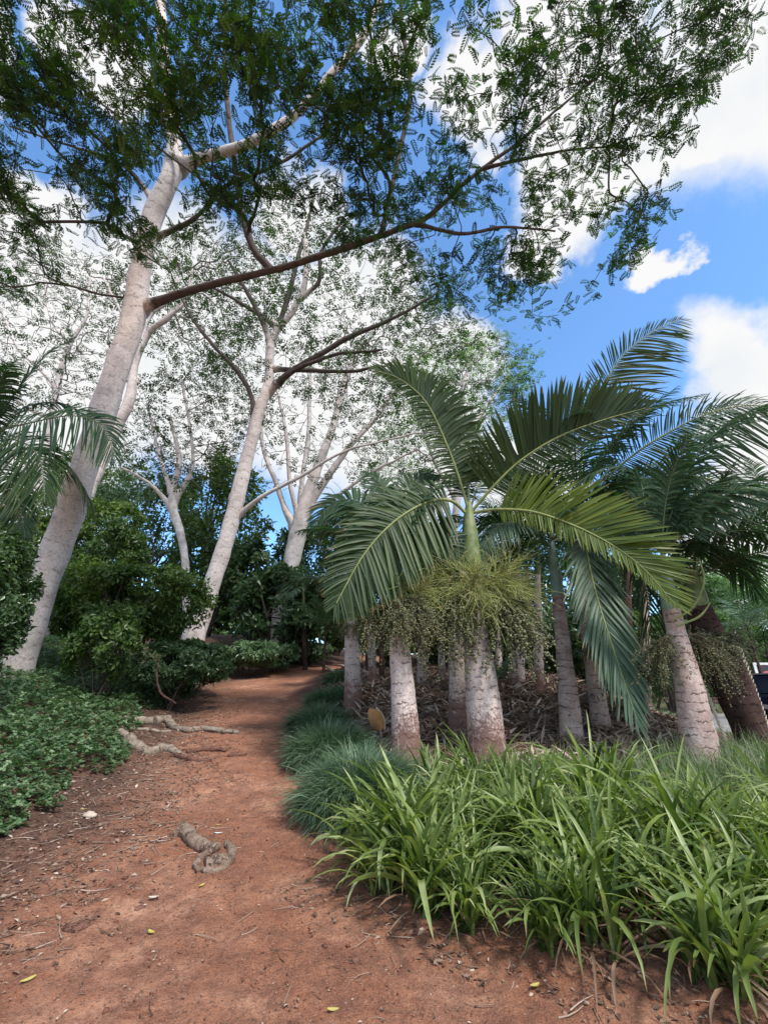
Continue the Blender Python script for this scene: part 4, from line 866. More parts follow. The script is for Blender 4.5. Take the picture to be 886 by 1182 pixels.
# --- left edge palm
Yl = 7.9
pl_c = (-28, 520)
bl = P(*pl_c, Yl); r_ = thing('palm_tree', 'palm at the left edge with drooping fronds crossing the large trunk', 'palm', (bl[0]-.2, bl[1], h1(bl[0]-.2, bl[1])))
m = MB(); g = h1(bl[0]-.2, bl[1]); q, r = smooth_path([(bl[0]-.2, bl[1], g-.2), (bl[0]-.15, bl[1], g+2.0), tuple(bl)], .1, [.2, .15, .09]); tube(m, q, r, 16); m.obj('trunk', M['palm_bark'], r_)
for k, (t, lm, ll_, rl, dr) in enumerate([
    ([(*pl_c, Yl), (0, 480, 7.8), (28, 440, 7.7), (55, 408, 7.6), (86, 390, 7.5)], 'frond_dark', .8, -60, .25),
    ([(*pl_c, Yl), (0, 498, 7.6), (40, 487, 7.3), (85, 480, 7.1), (118, 492, 7.0), (134, 530, 6.95)], 'frond_dark', .95, -75, .5),
    ([(*pl_c, Yl), (5, 508, 7.5), (30, 512, 7.2), (48, 535, 7.0), (52, 580, 6.9)], 'frond', .95, -60, .5),
    ([(*pl_c, Yl), (10, 520, 8.4), (50, 520, 9.2), (85, 545, 9.8), (114, 595, 10.2)], 'frond', 1.0, -30, .6),
    ([(*pl_c, Yl), (-10, 470, 7.6), (5, 430, 7.3), (20, 415, 7.0)], 'frond_dark', .7, -20, .5),
    ([(*pl_c, Yl), (0, 540, 7.7), (20, 575, 7.5), (30, 620, 7.4)], 'frond_dark', .6, -40, .5),
    ([(*pl_c, Yl), (0, 500, 8.0), (30, 470, 8.4), (70, 465, 8.8), (110, 485, 9.0)], 'frond', .7, -30, .5),
    ([(*pl_c, Yl), (-60, 480, 7.8), (-110, 480, 7.7), (-150, 520, 7.6)], 'frond_dark', .7, 30, .5)]):
    add_frond(r_, tr3(t), lm, 'rachis_dark', ll=ll_, lw=.036, roll=rl, lift=.05, droop=dr, n=46, seed=200+k, seg=6)

# ------------------------------------------------------------------ grasses
def blades(mb, roots, az, length, width, el, droop, seg=6, var=None, mi=0, fold=True, rng=RNG, yaw=.0):
    n = len(roots); s = np.linspace(0, 1, seg+1)
    ang = el[:, None]-droop[:, None]*s[None]**1.4; dl = length[:, None]/seg
    hx = np.concatenate([np.zeros((n, 1)), np.cumsum(np.cos(ang[:, :-1])*dl, 1)], 1); hz = np.concatenate([np.zeros((n, 1)), np.cumsum(np.sin(ang[:, :-1])*dl, 1)], 1)
    a2 = az[:, None]+yaw*rng.normal(0, 1, n)[:, None]*s[None]
    cen = roots[:, None]+np.stack([hx*np.cos(a2), hx*np.sin(a2), hz], -1)
    tw = rng.normal(0, .5, n)[:, None]*s[None]
    side = np.stack([-np.sin(a2)*np.cos(tw), np.cos(a2)*np.cos(tw), np.sin(tw)], -1)
    prof_ = np.interp(s, [0, .15, .5, .85, 1], [.6, .85, 1, .6, .03]); w = width[:, None]*prof_[None]/2
    Lf = cen+side*w[..., None]; Rt = cen-side*w[..., None]
    if fold:
        nrmv = np.stack([-np.cos(a2)*np.sin(ang), -np.sin(a2)*np.sin(ang), np.cos(ang)], -1); Cc = cen-nrmv*(w*.35)[..., None]; V = np.stack([Lf, Cc, Rt], 2); k = 3
    else: V = np.stack([Lf, Rt], 2); k = 2
    b = (np.arange(n)*(seg+1)*k)[:, None, None]+(np.arange(seg)*k)[None, :, None]+np.arange(k-1)[None, None]
    f = np.stack([b, b+1, b+k+1, b+k], -1).reshape(-1, 4)
    if var is None: var = rng.uniform(0, 1, n)
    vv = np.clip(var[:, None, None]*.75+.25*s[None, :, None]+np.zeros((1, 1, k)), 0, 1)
    mb.add(V.reshape(-1, 3), f, vv.ravel(), np.broadcast_to(s[None, :, None], (n, seg+1, k)).ravel()*(.97 if fold else .8), mi, True)

def strap_proto(seed, n, L0, W0, spread, dead=10):
    rng = np.random.default_rng(seed); mb = MB()
    nf = n//7; fa = rng.uniform(0, 2*np.pi, nf); fr = spread*np.sqrt(rng.uniform(0, 1, nf)); k = rng.integers(0, nf, n)
    root = np.stack([fr[k]*np.cos(fa[k]), fr[k]*np.sin(fa[k]), np.full(n, -.03)], -1)+rng.normal(0, .012, (n, 3))*[1, 1, .3]
    plane = rng.uniform(0, np.pi, nf)[k]; az = plane+np.pi*rng.integers(0, 2, n)+rng.normal(0, .55, n)
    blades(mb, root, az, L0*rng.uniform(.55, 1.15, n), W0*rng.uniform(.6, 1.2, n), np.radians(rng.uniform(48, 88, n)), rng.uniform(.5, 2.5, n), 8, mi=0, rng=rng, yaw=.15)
    if dead:
        r2 = root[rng.integers(0, n, dead)]; blades(mb, r2, rng.uniform(0, 6.28, dead), L0*rng.uniform(.4, .8, dead), W0*.55*np.ones(dead), np.radians(rng.uniform(20, 60, dead)), rng.uniform(1.0, 2.2, dead), 6, mi=1, rng=rng, yaw=.4)
    return mb.mesh('strap_leaf_clump', [M['strap'], M['dead_leaf']])
protos = [strap_proto(300+i, [88, 72, 100, 78, 92, 62, 96, 82][i], [.9, .78, 1.0, .7, .95, .84, .75, .9][i], [.042, .036, .046, .033, .042, .046, .031, .040][i], .17, [20, 30, 14, 34, 18, 26, 22, 16][i]) for i in range(8)]
def put(me, name, x, y, rz, s, label, cat, group, sink=0, tilt=(0, 0)):
    o = bpy.data.objects.new(name, me); C.objects.link(o); o.location = (x, y, h1(x, y)-sink); o.rotation_euler = (tilt[0], tilt[1], rz); o.scale = (s, s, s); return tag(o, label, cat, group)
# front row follows the bed edge, then rows behind
rngp = random.Random(4); spots = []
def bed_edge(x): return float(np.interp(x, [-.4, -.12, .95, 1.9, 3.2, 6], [5.0, 4.25, 3.4, 2.95, 2.65, 2.4]))
tries = 0
while len(spots) < 84 and tries < 20000:
    tries += 1; x = rngp.uniform(-.45, 5.4); y = rngp.uniform(2.6, 6.4)
    if y < bed_edge(x)+.12 or x < float(XR(y))+.12: continue
    if y > 5.3 and rngp.random() < .6: continue
    if x < .2 and y > 4.95: continue
    if x < .5 and y > 5.5: continue
    if x > 1.6 and y > 4.6+.1*rngp.random() and rngp.random() < .85: continue
    if any((x-a)**2+(y-b)**2 < .33**2 for a, b in spots): continue
    spots.append((x, y))
for i, (x, y) in enumerate(spots):
    front = y < bed_edge(x)+.6
    put(protos[(i*5+i//8) % 8], 'strap_leaf_clump', x, y, rngp.uniform(0, 6.28), (rngp.uniform(.82, 1.08) if front else rngp.uniform(.72, 1.12)), 'arching strap leaved clump in the dense bed under the right palms', 'plant', 'strap leaved clumps massed in the right bed')
# tall fine grass behind
def tall_grass():
    mb = MB(); x, y = rp(34000, -.6, 11, 4.3, 10.5)
    k = (y > 4.55+.15*sn(x, y, 2)) & ((x > 1.0) | (y > 5.2)) & (x > XR(y)+.9) & (y < 6.6+.25*x+.3*sn(x, y, 2)) & ((y < 7.6) | (x > 3)); k |= (x > 5.0) & (y < 8.5) & (y > 4.8); x, y = x[k], y[k]; n = len(x)
    root = np.stack([x, y, H(x, y)-.02], -1)
    blades(mb, root, RNG.uniform(0, 6.28, n), RNG.uniform(.25, .62, n), RNG.uniform(.006, .014, n), np.radians(RNG.uniform(50, 88, n)), RNG.uniform(.3, 1.8, n), 4, fold=False)
    s = RNG.integers(0, n, 900); r2 = root[s]; blades(mb, r2, RNG.uniform(0, 6.28, 900), RNG.uniform(.5, .85, 900), np.full(900, .004), np.radians(RNG.uniform(65, 88, 900)), RNG.uniform(.2, .8, 900), 4, mi=1, fold=False)
    tag(mb.obj('tall_grass', [M['grass'], M['seed']]), 'tall fine grass with seed stalks in front of the palms', 'grass', kind='stuff')
    mb = MB(); x, y = rp(30000, 7, 24, 8, 40); k = (x > 8.5) | (y > 12); x, y = x[k], y[k]; 
    k = ~((x > 11) & (np.abs(y-road_y(x)) < 3.2)); x, y = x[k], y[k]; n = len(x)
    blades(mb, np.stack([x, y, H(x, y)-.02], -1), RNG.uniform(0, 6.28, n), RNG.uniform(.08, .25, n), RNG.uniform(.012, .022, n), np.radians(RNG.uniform(50, 88, n)), RNG.uniform(.3, 1.4, n), 3, fold=False)
    tag(mb.obj('lawn', M['grass']), 'short grass lawn beyond the grove at the right', 'grass', kind='stuff')
def road_y(x): return 19.5+0*np.asarray(x)
tall_grass()
# border grass mounds
mounds = [(408, 945, 6.1, .80, .56, 19000, 'nearest large grass mound of the path border beside the strap leaves'), (372, 862, 8.1, .72, .52, 14000, 'second rounded grass mound of the path border'),
          (366, 828, 10.1, .70, .50, 10000, 'third rounded grass mound of the path border'), (378, 805, 12.3, .66, .46, 6000, 'small grass mound beside the slim left palm'), (392, 790, 15.5, .7, .4, 3500, 'farthest faint grass mound at the border curve')]
for i, (a, b, Y, rad, hh, n, lb) in enumerate(mounds):
    n = int(n*.6)
    rg = np.random.default_rng(400+i); c = ray(a, b); t = Y/c[1]; cx = c[0]*t; cy = Y
    cx = max(cx, float(XR(cy))+rad*.62)
    th = rg.uniform(0, 6.28, n); rr_ = rad*.62*np.sqrt(rg.uniform(0, 1, n)); x = cx+rr_*np.cos(th); y = cy+rr_*np.sin(th)*1.2
    root = np.stack([x, y, H(x, y)-.03], -1); az = th+rg.normal(0, .7, n)
    lean = rr_/(rad*.62)
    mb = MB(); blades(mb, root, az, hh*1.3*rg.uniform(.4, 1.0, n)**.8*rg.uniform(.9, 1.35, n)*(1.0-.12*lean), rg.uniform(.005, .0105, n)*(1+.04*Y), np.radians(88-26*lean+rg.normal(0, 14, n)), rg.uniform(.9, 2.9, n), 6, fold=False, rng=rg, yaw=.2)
    o = mb.obj('grass_mound', M['mondo']); tag(o, lb, 'grass clump', 'grass mounds bordering the path')
    # set origin near base
    o.data.transform(Matrix.Translation((-cx, -cy, -h1(cx, cy)))); o.location = (cx, cy, h1(cx, cy))

# ------------------------------------------------------------------ roots, knot, loose pieces
def root_piece(label, pts_px, w, matn, name='exposed_root', lift=.55, seed=0):
    pts = [ground_hit(a, b) for a, b in pts_px]
    rad = [x/2/F*np.dot(p-np.array([0, 0, CAMH]), [0, CP, SP]) for x, p in zip(w, pts)]
    pts = [p+np.array([0, 0, r*lift]) for p, r in zip(pts, rad)]
    rg = np.random.default_rng(seed); q, r = smooth_path(pts, .05, rad); r = r*(1+.12*np.sin(np.arange(len(r))*.9+seed)+rg.normal(0, .05, len(r)))
    mb = MB(); q = q+np.cumsum(rg.normal(0, .008, q.shape)*[1, 1, .3], 0); tube(mb, q, r, 14, 0, .14, seed=seed, bfreq=3); roughen(mb, .012, 9, seed); roughen(mb, .005, 30, seed)
    o = mb.obj(name, M[matn]); c = q[0].copy(); o.data.transform(Matrix.Translation(-Vector(c))); o.location = tuple(c); tag(o, label, 'root'); return o
root_piece('upper pale exposed root reaching across the path from the left bank', [(142, 833), (160, 835), (178, 836), (194, 835), (204, 841), (214, 845)], [7, 9, 10, 10, 8, 5], 'root', seed=1)
root_piece('thin pale root lying just below the upper exposed root', [(150, 842), (172, 845), (196, 846)], [4, 5, 3], 'root', seed=2)
root_piece('dark thin root continuing to the right across the path', [(200, 842), (220, 845), (238, 843), (256, 846), (278, 848)], [5, 6, 5, 6, 3], 'root', seed=3)
root_piece('lower thick pale root angling down from the left bank', [(134, 846), (146, 856), (158, 866), (172, 871), (186, 868), (198, 872), (210, 876)], [8, 11, 12, 10, 10, 8, 4], 'root', seed=4)
root_piece('reddish half buried root right of the lower pale root', [(203, 873), (222, 877), (244, 878)], [6, 6, 3], 'root_red', seed=5)
root_piece('short soil coloured root end near the path middle', [(214, 870), (232, 868), (250, 868), (262, 870)], [5, 6, 6, 3], 'root_red', seed=6)
root_piece('flat brown root end right of the lower roots', [(262, 874), (275, 873), (284, 873)], [3, 4, 2], 'root_red', seed=8)
# knotted root in path: one mesh from several bulges
def knot():
    c = ground_hit(240, 985); mb = MB()
    def W(px, py, up=0): p = ground_hit(px, py); return p+np.array([0, 0, up])
    s = np.dot(c-np.array([0, 0, CAMH]), [0, CP, SP])/F
    segs = [([(205, 968), (213, 962), (222, 976), (232, 980), (243, 984), (252, 982)], [11, 15, 15, 14, 13, 8], .5),
            ([(246, 980), (240, 988), (232, 994), (226, 1002), (230, 1008)], [6, 7, 7, 7, 5], .5),
            ([(262, 976), (267, 985), (266, 997), (256, 1006), (240, 1009), (228, 1007)], [8, 10, 8, 6, 6, 5], .25),
            ([(236, 999), (250, 997), (262, 993)], [17, 22, 16], -.25)]
    for k, (pp, ww, lf) in enumerate(segs):
        pts = [W(a, b, w*s*.5*lf) for (a, b), w in zip(pp, ww)]; q, r = smooth_path(pts, .012, [w*s*.5 for w in ww])
        rg = np.random.default_rng(k); r = r*(1+.05*np.sin(np.arange(len(r))*.31+k)+rg.normal(0, .02, len(r))); tube(mb, q, r, 20, 0, .07, seed=k+2, bfreq=5)
    roughen(mb, .010, 9); roughen(mb, .004, 45)
    o = mb.obj('knotted_root', M['stump']); o.data.transform(Matrix.Translation(-Vector(c))); o.location = tuple(c)
    tag(o, 'gnarled brown curled root knot sticking out in the middle of the path', 'root')
knot()
def stone(label, px, py, w, matn='root', seed=0, flat=.45, name='stone'):
    c = ground_hit(px, py); s = np.dot(c-np.array([0, 0, CAMH]), [0, CP, SP])/F*w/2; n = 14; V = []; rg = np.random.default_rng(seed); ph = rg.uniform(0, 6, 6)
    for i in range(9):
        for j in range(n):
            th = math.pi*i/8; a = 2*math.pi*j/n; r = s*(1+.18*math.sin(2*a+ph[0])*math.sin(th)+.12*math.sin(3*a+ph[1]+th*2)+.1*math.sin(5*th+ph[2]))
            V.append((r*math.sin(th)*math.cos(a), r*math.sin(th)*math.sin(a)*.8, r*math.cos(th)*flat+s*flat*.35))
    f = [(i*n+j, i*n+(j+1) % n, (i+1)*n+(j+1) % n, (i+1)*n+j) for i in range(8) for j in range(n)]
    mb = MB(); mb.add(V, f, .5, 0, 0, True); o = mb.obj(name, M[matn]); o.location = tuple(c); tag(o, label, 'stone')
stone('pale pinkish stone half buried in the litter left of the path', 103, 944, 16, 'bract_pale', 1)
stone('whitish lump at the foot of the low bush beside the path', 219, 792, 9, 'bract_pale', 2, .9)
stone('brown flattened clod left of the path foreground', 88, 1072, 26, 'root_red', 3, .25, 'soil_clod')
stone('small reddish clod at the lower left of the path', 160, 1052, 12, 'root_red', 4, .4, 'soil_clod')
stone('small reddish stone at the lower right of the path', 410, 1115, 12, 'root_red', 5, .5, 'stone')
stone('pebble just left of the yellow leaf by the strap leaf bed', 375, 1093, 8, 'root_red', 6, .5, 'stone')
def single_leaf(label, px, py, w, matn, az, cat='leaf', nm='fallen_leaf', curl=.25):
    c = ground_hit(px, py); s = np.dot(c-np.array([0, 0, CAMH]), [0, CP, SP])/F*w; V = []; n = 7
    for i in range(n):
        u = i/(n-1); hw = .22*math.sin(math.pi*(u*.92+.04))**.8
        for k in (-1, 0, 1): V.append(((u-.5)*s, k*hw*s, (abs(k)*.06+curl*(u-.5)**2)*s+.006))
    f = [(i*3+j, i*3+j+1, i*3+j+4, i*3+j+3) for i in range(n-1) for j in range(2)]
    mb = MB(); mb.add(V, f, .5, 0, 0, True); o = mb.obj(nm, M[matn]); o.location = tuple(c); o.rotation_euler = (0, 0, az); tag(o, label, cat)
single_leaf('bright yellow leaf on the path left of centre in the foreground', 174, 1081, 12, 'yellow_leaf', -.6)
single_leaf('pale yellow leaf just below the knotted root', 232, 1028, 9, 'yellow_leaf', 1.2)
single_leaf('tiny yellow leaf behind the knotted root', 252, 955, 6, 'yellow_leaf', .3)
single_leaf('small bluish white scrap behind the knotted root', 252, 963, 9, 'white', .1, 'litter', 'paper_scrap')
single_leaf('yellow leaf on the soil right of the lowest strap leaves', 618, 1147, 13, 'yellow_leaf', .4)
single_leaf('yellow leaf at the very bottom edge of the path', 384, 1177, 14, 'yellow_leaf', .0)
single_leaf('whitish dry leaf left of the yellow foreground leaf', 177, 1039, 12, 'pale_leaf', .1)
single_leaf('narrow green yellow leaf at the lower left corner', 31, 1138, 16, 'yellow_leaf', .9)
single_leaf('pale leaf standing out on the left side of the path', 120, 992, 9, 'pale_leaf', -1.0)
single_leaf('pale dry leaf near the left litter', 118, 901, 10, 'pale_leaf', .8)
single_leaf('small yellowish leaf left of the lower roots on the path', 96, 937, 7, 'yellow_leaf', .3)
# orange palm bract lying beside palm 2
def big_bract(label, pp, Y, w, matn, name='palm_boot'):
    pts = tr3([(a, b, Y) for a, b in pp]); q, _ = smooth_path(pts, .04); n = len(q); T = nrm(np.gradient(q, axis=0)); V = []
    for i in range(n):
        u = i/(n-1); hw = w*math.sin(math.pi*(.08+.9*u))**.7; sd = nrm(np.cross(T[i], [0, 1, 0])); 
        for k in (-2, -1, 0, 1, 2): V.append(q[i]+sd*hw*k/2+np.array([0, -1, 0])*hw*(.5-(k/2)**2*.5))
    f = [(i*5+j, i*5+j+1, i*5+j+6, i*5+j+5) for i in range(n-1) for j in range(4)]
    mb = MB(); mb.add(V, f, .5, 0, 0, True); o = mb.obj(name, M[matn]); c = q[0]; o.data.transform(Matrix.Translation(-Vector(c))); o.location = tuple(c); tag(o, label, 'palm debris')
big_bract('orange brown fallen palm boot standing left of the reddish based palm', [(440, 842), (434, 830), (426, 818)], 8.9, .13, 'bract')
big_bract('pale outer husk leaning against the orange palm boot', [(444, 843), (440, 828), (434, 816)], 8.95, .05, 'bract_pale')
for i, (t, lb) in enumerate([([(372, 768), (384, 776), (396, 782)], 'pale curved fallen frond base at the path bend'), ([(384, 768), (396, 770), (402, 776)], 'second pale fallen frond base right of the curved one'), ([(400, 790), (420, 800), (440, 812)], 'grey fallen frond stalk between the left palms'),
                             ([(412, 842), (440, 856), (462, 858)], 'pale fallen stalk in front of the left palms')]):
    pts = [ground_hit(a, b)+np.array([0, 0, .05]) for a, b in t]; q, r = smooth_path(pts, .08, [.03, .06, .02] if i < 2 else [.012, .02, .01]); mb = MB(); tube(mb, q, r, 8)
    o = mb.obj('fallen_frond_stalk', M['bract_pale']); c = q[0]; o.data.transform(Matrix.Translation(-Vector(c))); o.location = tuple(c); tag(o, lb, 'palm debris')
# fallen dead fronds heaped in the grove (each its own thing)
rg = random.Random(9)
for i in range(16):
    x = rg.uniform(-.6, 4.8); y = rg.uniform(8.8, 14); az = rg.uniform(0, 6.28); l = rg.uniform(1.2, 2.2); pts = []
    for k in range(5):
        u = k/4; xx = x+math.cos(az)*l*u; yy = y+math.sin(az)*l*u; pts.append(np.array([xx, yy, h1(xx, yy)+.05+.10*math.sin(u*3.1)]))
    a, b = (MB(), MB()), MB(); frond_mesh(a, b, pts, n=24, ll=.4, lw=.02, lift=.1, droop=.25, seed=500+i, fold=False, seg=3, mess=.4, rr=.016)
    o = b.obj('dead_frond', M['litter']); o.data.transform(Matrix.Translation(-Vector(pts[0]))); o.location = tuple(pts[0]); tag(o, 'brown dead palm frond lying in the litter among the palm trunks', 'palm debris', 'dead fronds on the ground of the grove')
    for x_ in a: x_.obj('leaflet_row', M['dead_leaf'], o)
# curved bare vine stem beside the low bush
mb = MB(); q, r = smooth_path(tr3([(184, 762, 10.6), (181, 780, 10.5), (186, 800, 10.4), (203, 812, 10.3)]), .05, [.012, .022, .024, .018]); tube(mb, q, r, 8); roughen(mb, .012, 6); o = mb.obj('bent_stem', M['palm_bark_dark']); tag(o, 'bent brown stem hooking down beside the low dark bush', 'stem')
o.data.transform(Matrix.Translation(-Vector(q[-1]))); o.location = tuple(q[-1])

# ------------------------------------------------------------------ road, car, sign
def road():
    xs = np.linspace(11, 90, 60); V = []
    for x in xs:
        for dy in (-3, 3): y = float(road_y(x))+dy; V.append((x, y, h1(x, float(road_y(x)))+.06))
    f = [(2*i, 2*i+2, 2*i+3, 2*i+1) for i in range(len(xs)-1)]
    mb = MB(); mb.add(V, f); tag(mb.obj('road', M['asphalt']), kind='structure')
    mb = MB()
    for s in (-3.1, 3.1):
        for i in range(len(xs)-1):
            x0, x1 = xs[i], xs[i+1]; z = h1(x0, float(road_y(x0))); box(mb, (x0, float(road_y(x0))+s-.09, z-.2), (x1, float(road_y(x0))+s+.09, z+.17))
    tag(mb.obj('kerb', M['kerb']), kind='structure')
road()
def car():
    c = P(905, 815, 19.2); zz = h1(c[0], 19.5)+.06; root = thing('car', 'dark blue parked off road car partly visible at the right edge', 'car', (c[0]+.9, 19.2, zz)); x0 = c[0]-.75; y0 = 19.2
    # side profile, length along X
    def prism(mb, prof_, ya, yb, mi=0):
        n = len(prof_); V = [(x0+a, ya, zz+b) for a, b in prof_]+[(x0+a, yb, zz+b) for a, b in prof_]; mb.add(V, [(i, (i+1) % n, n+(i+1) % n, n+i) for i in range(n)], .5, 0, mi)
        m = MB; ca = np.mean(V[:n], 0); cb = np.mean(V[n:], 0); mb.add(V[:n]+[tuple(ca)], [(n, (i+1) % n, i) for i in range(n)], .5, 0, mi); mb.add(V[n:]+[tuple(cb)], [(n, i, (i+1) % n) for i in range(n)], .5, 0, mi)
    mb = MB(); prism(mb, [(0, .45), (0, .95), (.1, 1.05), (1.0, 1.12), (4.1, 1.08), (4.3, .95), (4.35, .45), (3.95, .42), (3.8, .7), (3.4, .78), (3.0, .7), (2.85, .4), (1.35, .4), (1.2, .7), (.85, .78), (.45, .7), (.3, .42)], y0-.88, y0+.88)
    prism(mb, [(.15, 1.09), (.35, 1.72), (.5, 1.80), (2.6, 1.80), (2.75, 1.74), (3.3, 1.1)], y0-.78, y0+.78); mb.obj('body', M['car_paint'], root)
    for (a, b) in ((.45, 1.1), (1.2, 1.9), (2.0, 2.75)):
        w = MB(); w.add([(x0+a, y0-.786, zz+1.16), (x0+b+(.2 if b > 2.5 else 0), y0-.786, zz+1.16), (x0+b-(.1 if b > 2.5 else 0), y0-.786, zz+1.66), (x0+a+.05, y0-.786, zz+1.66)], [(0, 1, 2, 3)]); w.obj('window', M['glass'], root)
    m = MB(); box(m, (x0+.4, y0-.8, zz+1.803), (x0+2.7, y0+.8, zz+1.86)); m.obj('roof_rack', M['chrome'], root)
    m = MB(); box(m, (x0-.12, y0-.8, zz+.5), (x0-.003, y0+.8, zz+.66)); m.obj('bumper', M['chrome'], root)
    for sy in (-.6, .6):
        m = MB(); box(m, (x0-.03, y0+sy-.13, zz+.72), (x0-.004, y0+sy+.13, zz+.92)); m.obj('headlight', M['lamp_glass'], root)
    for wx in (.82, 3.4):
        for sy in (-.86, .86):
            w = thing('x', '', '', (0, 0, 0)) if False else None
            th = np.linspace(0, 2*np.pi, 25); t = MB(); V = []
            pr = [(.36, -.1), (.38, -.07), (.38, .07), (.36, .1), (.22, .11), (.22, -.11)]; cc = (x0+wx, y0+sy, zz+.38)
            for a in th[:-1]:
                for rr_, yy in pr: V.append((cc[0]+rr_*math.cos(a), cc[1]+yy, cc[2]+rr_*math.sin(a)))
            f = [(i*6+j, i*6+(j+1) % 6, ((i+1) % 24)*6+(j+1) % 6, ((i+1) % 24)*6+j) for i in range(24) for j in range(6)]; t.add(V, f, .5, 0, 0, True); wo = t.obj('wheel', M['tyre'], root)
            rm = MB(); V = [(cc[0]+.215*math.cos(a), cc[1]-.08*np.sign(-sy)*-1*.8, cc[2]+.215*math.sin(a)) for a in th[:-1]]+[(cc[0], cc[1]+.11*np.sign(sy), cc[2])]; rm.add(V, [(24, i, (i+1) % 24) for i in range(24)]); rm.obj('rim', M['chrome'], wo)
car()
def sign():
    c = P(884, 776, 24); g = h1(c[0], 24); root = thing('sign_board', 'white framed sign with a red and dark picture above the car', 'sign', (c[0], 24, g))
    w, h = 1.15, .95; z = c[2]; m = MB(); box(m, (c[0]-w/2, 24, z-h/2), (c[0]+w/2, 24.04, z+h/2)); m.obj('panel', M['white'], root)
    for sx in (-.45, .45): m = MB(); box(m, (c[0]+sx-.03, 24.045, g-.1), (c[0]+sx+.03, 24.1, z+.3)); m.obj('post', M['chrome'], root)
    m = MB(); box(m, (c[0]-.42, 23.985, z-.05), (c[0]+.42, 23.996, z+.36)); m.obj('picture', M['sign_dark'], root)
    m = MB(); th = np.linspace(0, math.pi, 12); V = [(c[0]+.36*math.cos(a), 23.978, z-.36+.42*math.sin(a)) for a in th]+[(c[0], 23.978, z-.36)]; m.add(V, [(12, i, i+1) for i in range(11)]); m.obj('picture', M['sign_red'], root)
sign()

# ------------------------------------------------------------------ world, sun, camera
SUN_EL, SUN_AZ = R(52), R(142)     # azimuth measured from +Y toward +X
w = bpy.data.worlds.new('World'); bpy.context.scene.world = w; w.use_nodes = True; nt = w.node_tree; nt.nodes.clear()
sky = N(nt, 'ShaderNodeTexSky', sky_type='NISHITA', sun_disc=False); sky.sun_elevation = SUN_EL; sky.sun_rotation = SUN_AZ; sky.air_density = 1.0; sky.dust_density = .4; sky.ozone_density = 2.0
tc = N(nt, 'ShaderNodeTexCoord').outputs['Generated']
def vmath(op, a, b):
    n = N(nt, 'ShaderNodeVectorMath', operation=op)
    for i, v in enumerate((a, b)):
        if isinstance(v, tuple): n.inputs[i].default_value = v
        elif isinstance(v, (int, float)): n.inputs['Scale'].default_value = v
        else: L(nt, v, n.inputs[i])
    return n
nz = N(nt, 'ShaderNodeTexNoise'); nz.inputs['Scale'].default_value = 4.5; nz.inputs['Detail'].default_value = 7; nz.inputs['Roughness'].default_value = .58; L(nt, tc, nz.inputs['Vector'])
off = vmath('SUBTRACT', nz.outputs['Color'], (.5, .5, .5)); offs = N(nt, 'ShaderNodeVectorMath', operation='SCALE'); L(nt, off.outputs[0], offs.inputs[0]); offs.inputs['Scale'].default_value = .30
dirn = vmath('ADD', tc, offs.outputs[0]); nn_ = N(nt, 'ShaderNodeVectorMath', operation='NORMALIZE'); L(nt, dirn.outputs[0], nn_.inputs[0]); D = nn_.outputs[0]
blobs = [(830, 40, 10), (765, 120, 8), (690, 205, 7), (660, 255, 5), (690, 130, 7), (900, 0, 11), (1000, -60, 14), (860, 110, 5), (780, 305, 2.0), (862, 425, 7), (930, 470, 10), (900, 560, 8), (1000, 620, 12), (830, 480, 4),
         (60, 400, 14), (180, 360, 11), (300, 400, 12), (420, 360, 9), (500, 420, 8), (230, 470, 10), (380, 480, 12), (480, 520, 10), (-60, 480, 16), (600, 560, 8), (650, 10, 5), (-300, 500, 25), (1400, 700, 22), (20, 230, 4), (0, 40, 3.5), (130, 60, 3), (330, 250, 5), (470, 60, 3), (860, 670, 7), (560, 120, 5)]
acc = None
for (a, b, rdeg) in blobs:
    d = nrm(ray(a, b)); dt = N(nt, 'ShaderNodeVectorMath', operation='DOT_PRODUCT'); L(nt, D, dt.inputs[0]); dt.inputs[1].default_value = tuple(d)
    mr = N(nt, 'ShaderNodeMapRange', interpolation_type='SMOOTHSTEP'); L(nt, dt.outputs['Value'], mr.inputs[0]); mr.inputs[1].default_value = math.cos(R(rdeg*1.12)); mr.inputs[2].default_value = math.cos(R(rdeg*.62))
    acc = mr.outputs[0] if acc is None else mathn(nt, 'MAXIMUM', acc, mr.outputs[0])
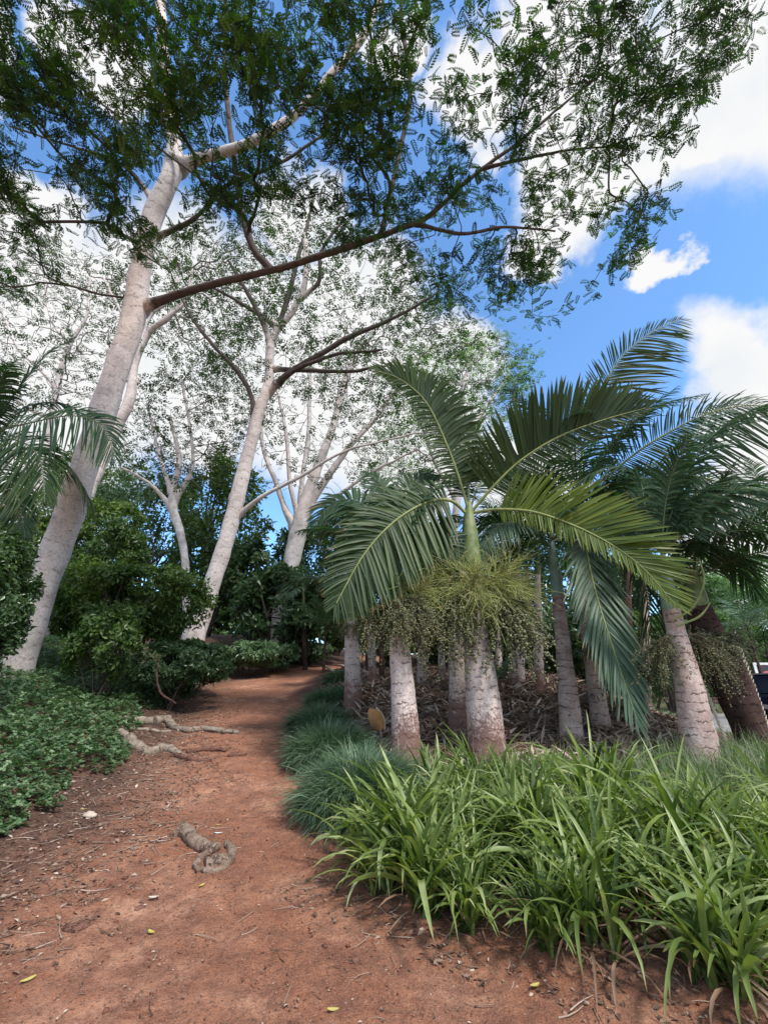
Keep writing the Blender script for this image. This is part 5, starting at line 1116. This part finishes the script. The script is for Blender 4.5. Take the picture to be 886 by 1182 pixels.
# clouds elsewhere in the sky (behind the camera) from noise
nz2 = N(nt, 'ShaderNodeTexNoise'); nz2.inputs['Scale'].default_value = 2.2; nz2.inputs['Detail'].default_value = 6; L(nt, tc, nz2.inputs['Vector'])
sep = N(nt, 'ShaderNodeSeparateXYZ'); L(nt, tc, sep.inputs[0])
behind = N(nt, 'ShaderNodeMapRange'); L(nt, sep.outputs[1], behind.inputs[0]); behind.inputs[1].default_value = .15; behind.inputs[2].default_value = -.2
cb = mathn(nt, 'MULTIPLY', ramp(nt, nz2.outputs['Fac'], [(.42, (0, 0, 0)), (.58, (1, 1, 1))]), behind.outputs[0])
acc = mathn(nt, 'MAXIMUM', acc, cb)
CLOUD = 5.35
shade = ramp(nt, nz.outputs['Fac'], [(.3, (.88*CLOUD, .92*CLOUD, .96*CLOUD)), (.5, (CLOUD, CLOUD, CLOUD))])
blue = mixc(nt, 1.0, sky.outputs[0], (1.2, 1.6, 1.85), 'MULTIPLY')
wc = mixc(nt, acc, blue, shade)
bg = N(nt, 'ShaderNodeBackground'); L(nt, wc, bg.inputs[0]); bg.inputs[1].default_value = .18
o = N(nt, 'ShaderNodeOutputWorld'); L(nt, bg.outputs[0], o.inputs[0])
sd = bpy.data.lights.new('sun', 'SUN'); sd.energy = 4.3; sd.angle = R(8); sd.color = (1, .95, .88); so = bpy.data.objects.new('sun', sd); C.objects.link(so)
sv = Vector((math.sin(SUN_AZ)*math.cos(SUN_EL), math.cos(SUN_AZ)*math.cos(SUN_EL), math.sin(SUN_EL))); so.rotation_euler = sv.to_track_quat('Z', 'Y').to_euler(); so.location = (8, 8, 30)
cd = bpy.data.cameras.new('camera'); cam = bpy.data.objects.new('camera', cd); C.objects.link(cam); cam.location = (0, 0, CAMH); cam.rotation_euler = (math.pi/2+PITCH, 0, 0)
cd.sensor_fit = 'VERTICAL'; cd.sensor_height = 36; cd.lens = F/1182*36; cd.clip_end = 2000; cd.clip_start = .05
sc = bpy.context.scene; sc.camera = cam; sc.view_settings.view_transform = 'Standard'; sc.view_settings.look = 'None'; sc.view_settings.exposure = 0
sc.render.engine = 'CYCLES'; sc.cycles.max_bounces = 5; sc.cycles.diffuse_bounces = 3; sc.cycles.transmission_bounces = 4; sc.cycles.use_denoising = True
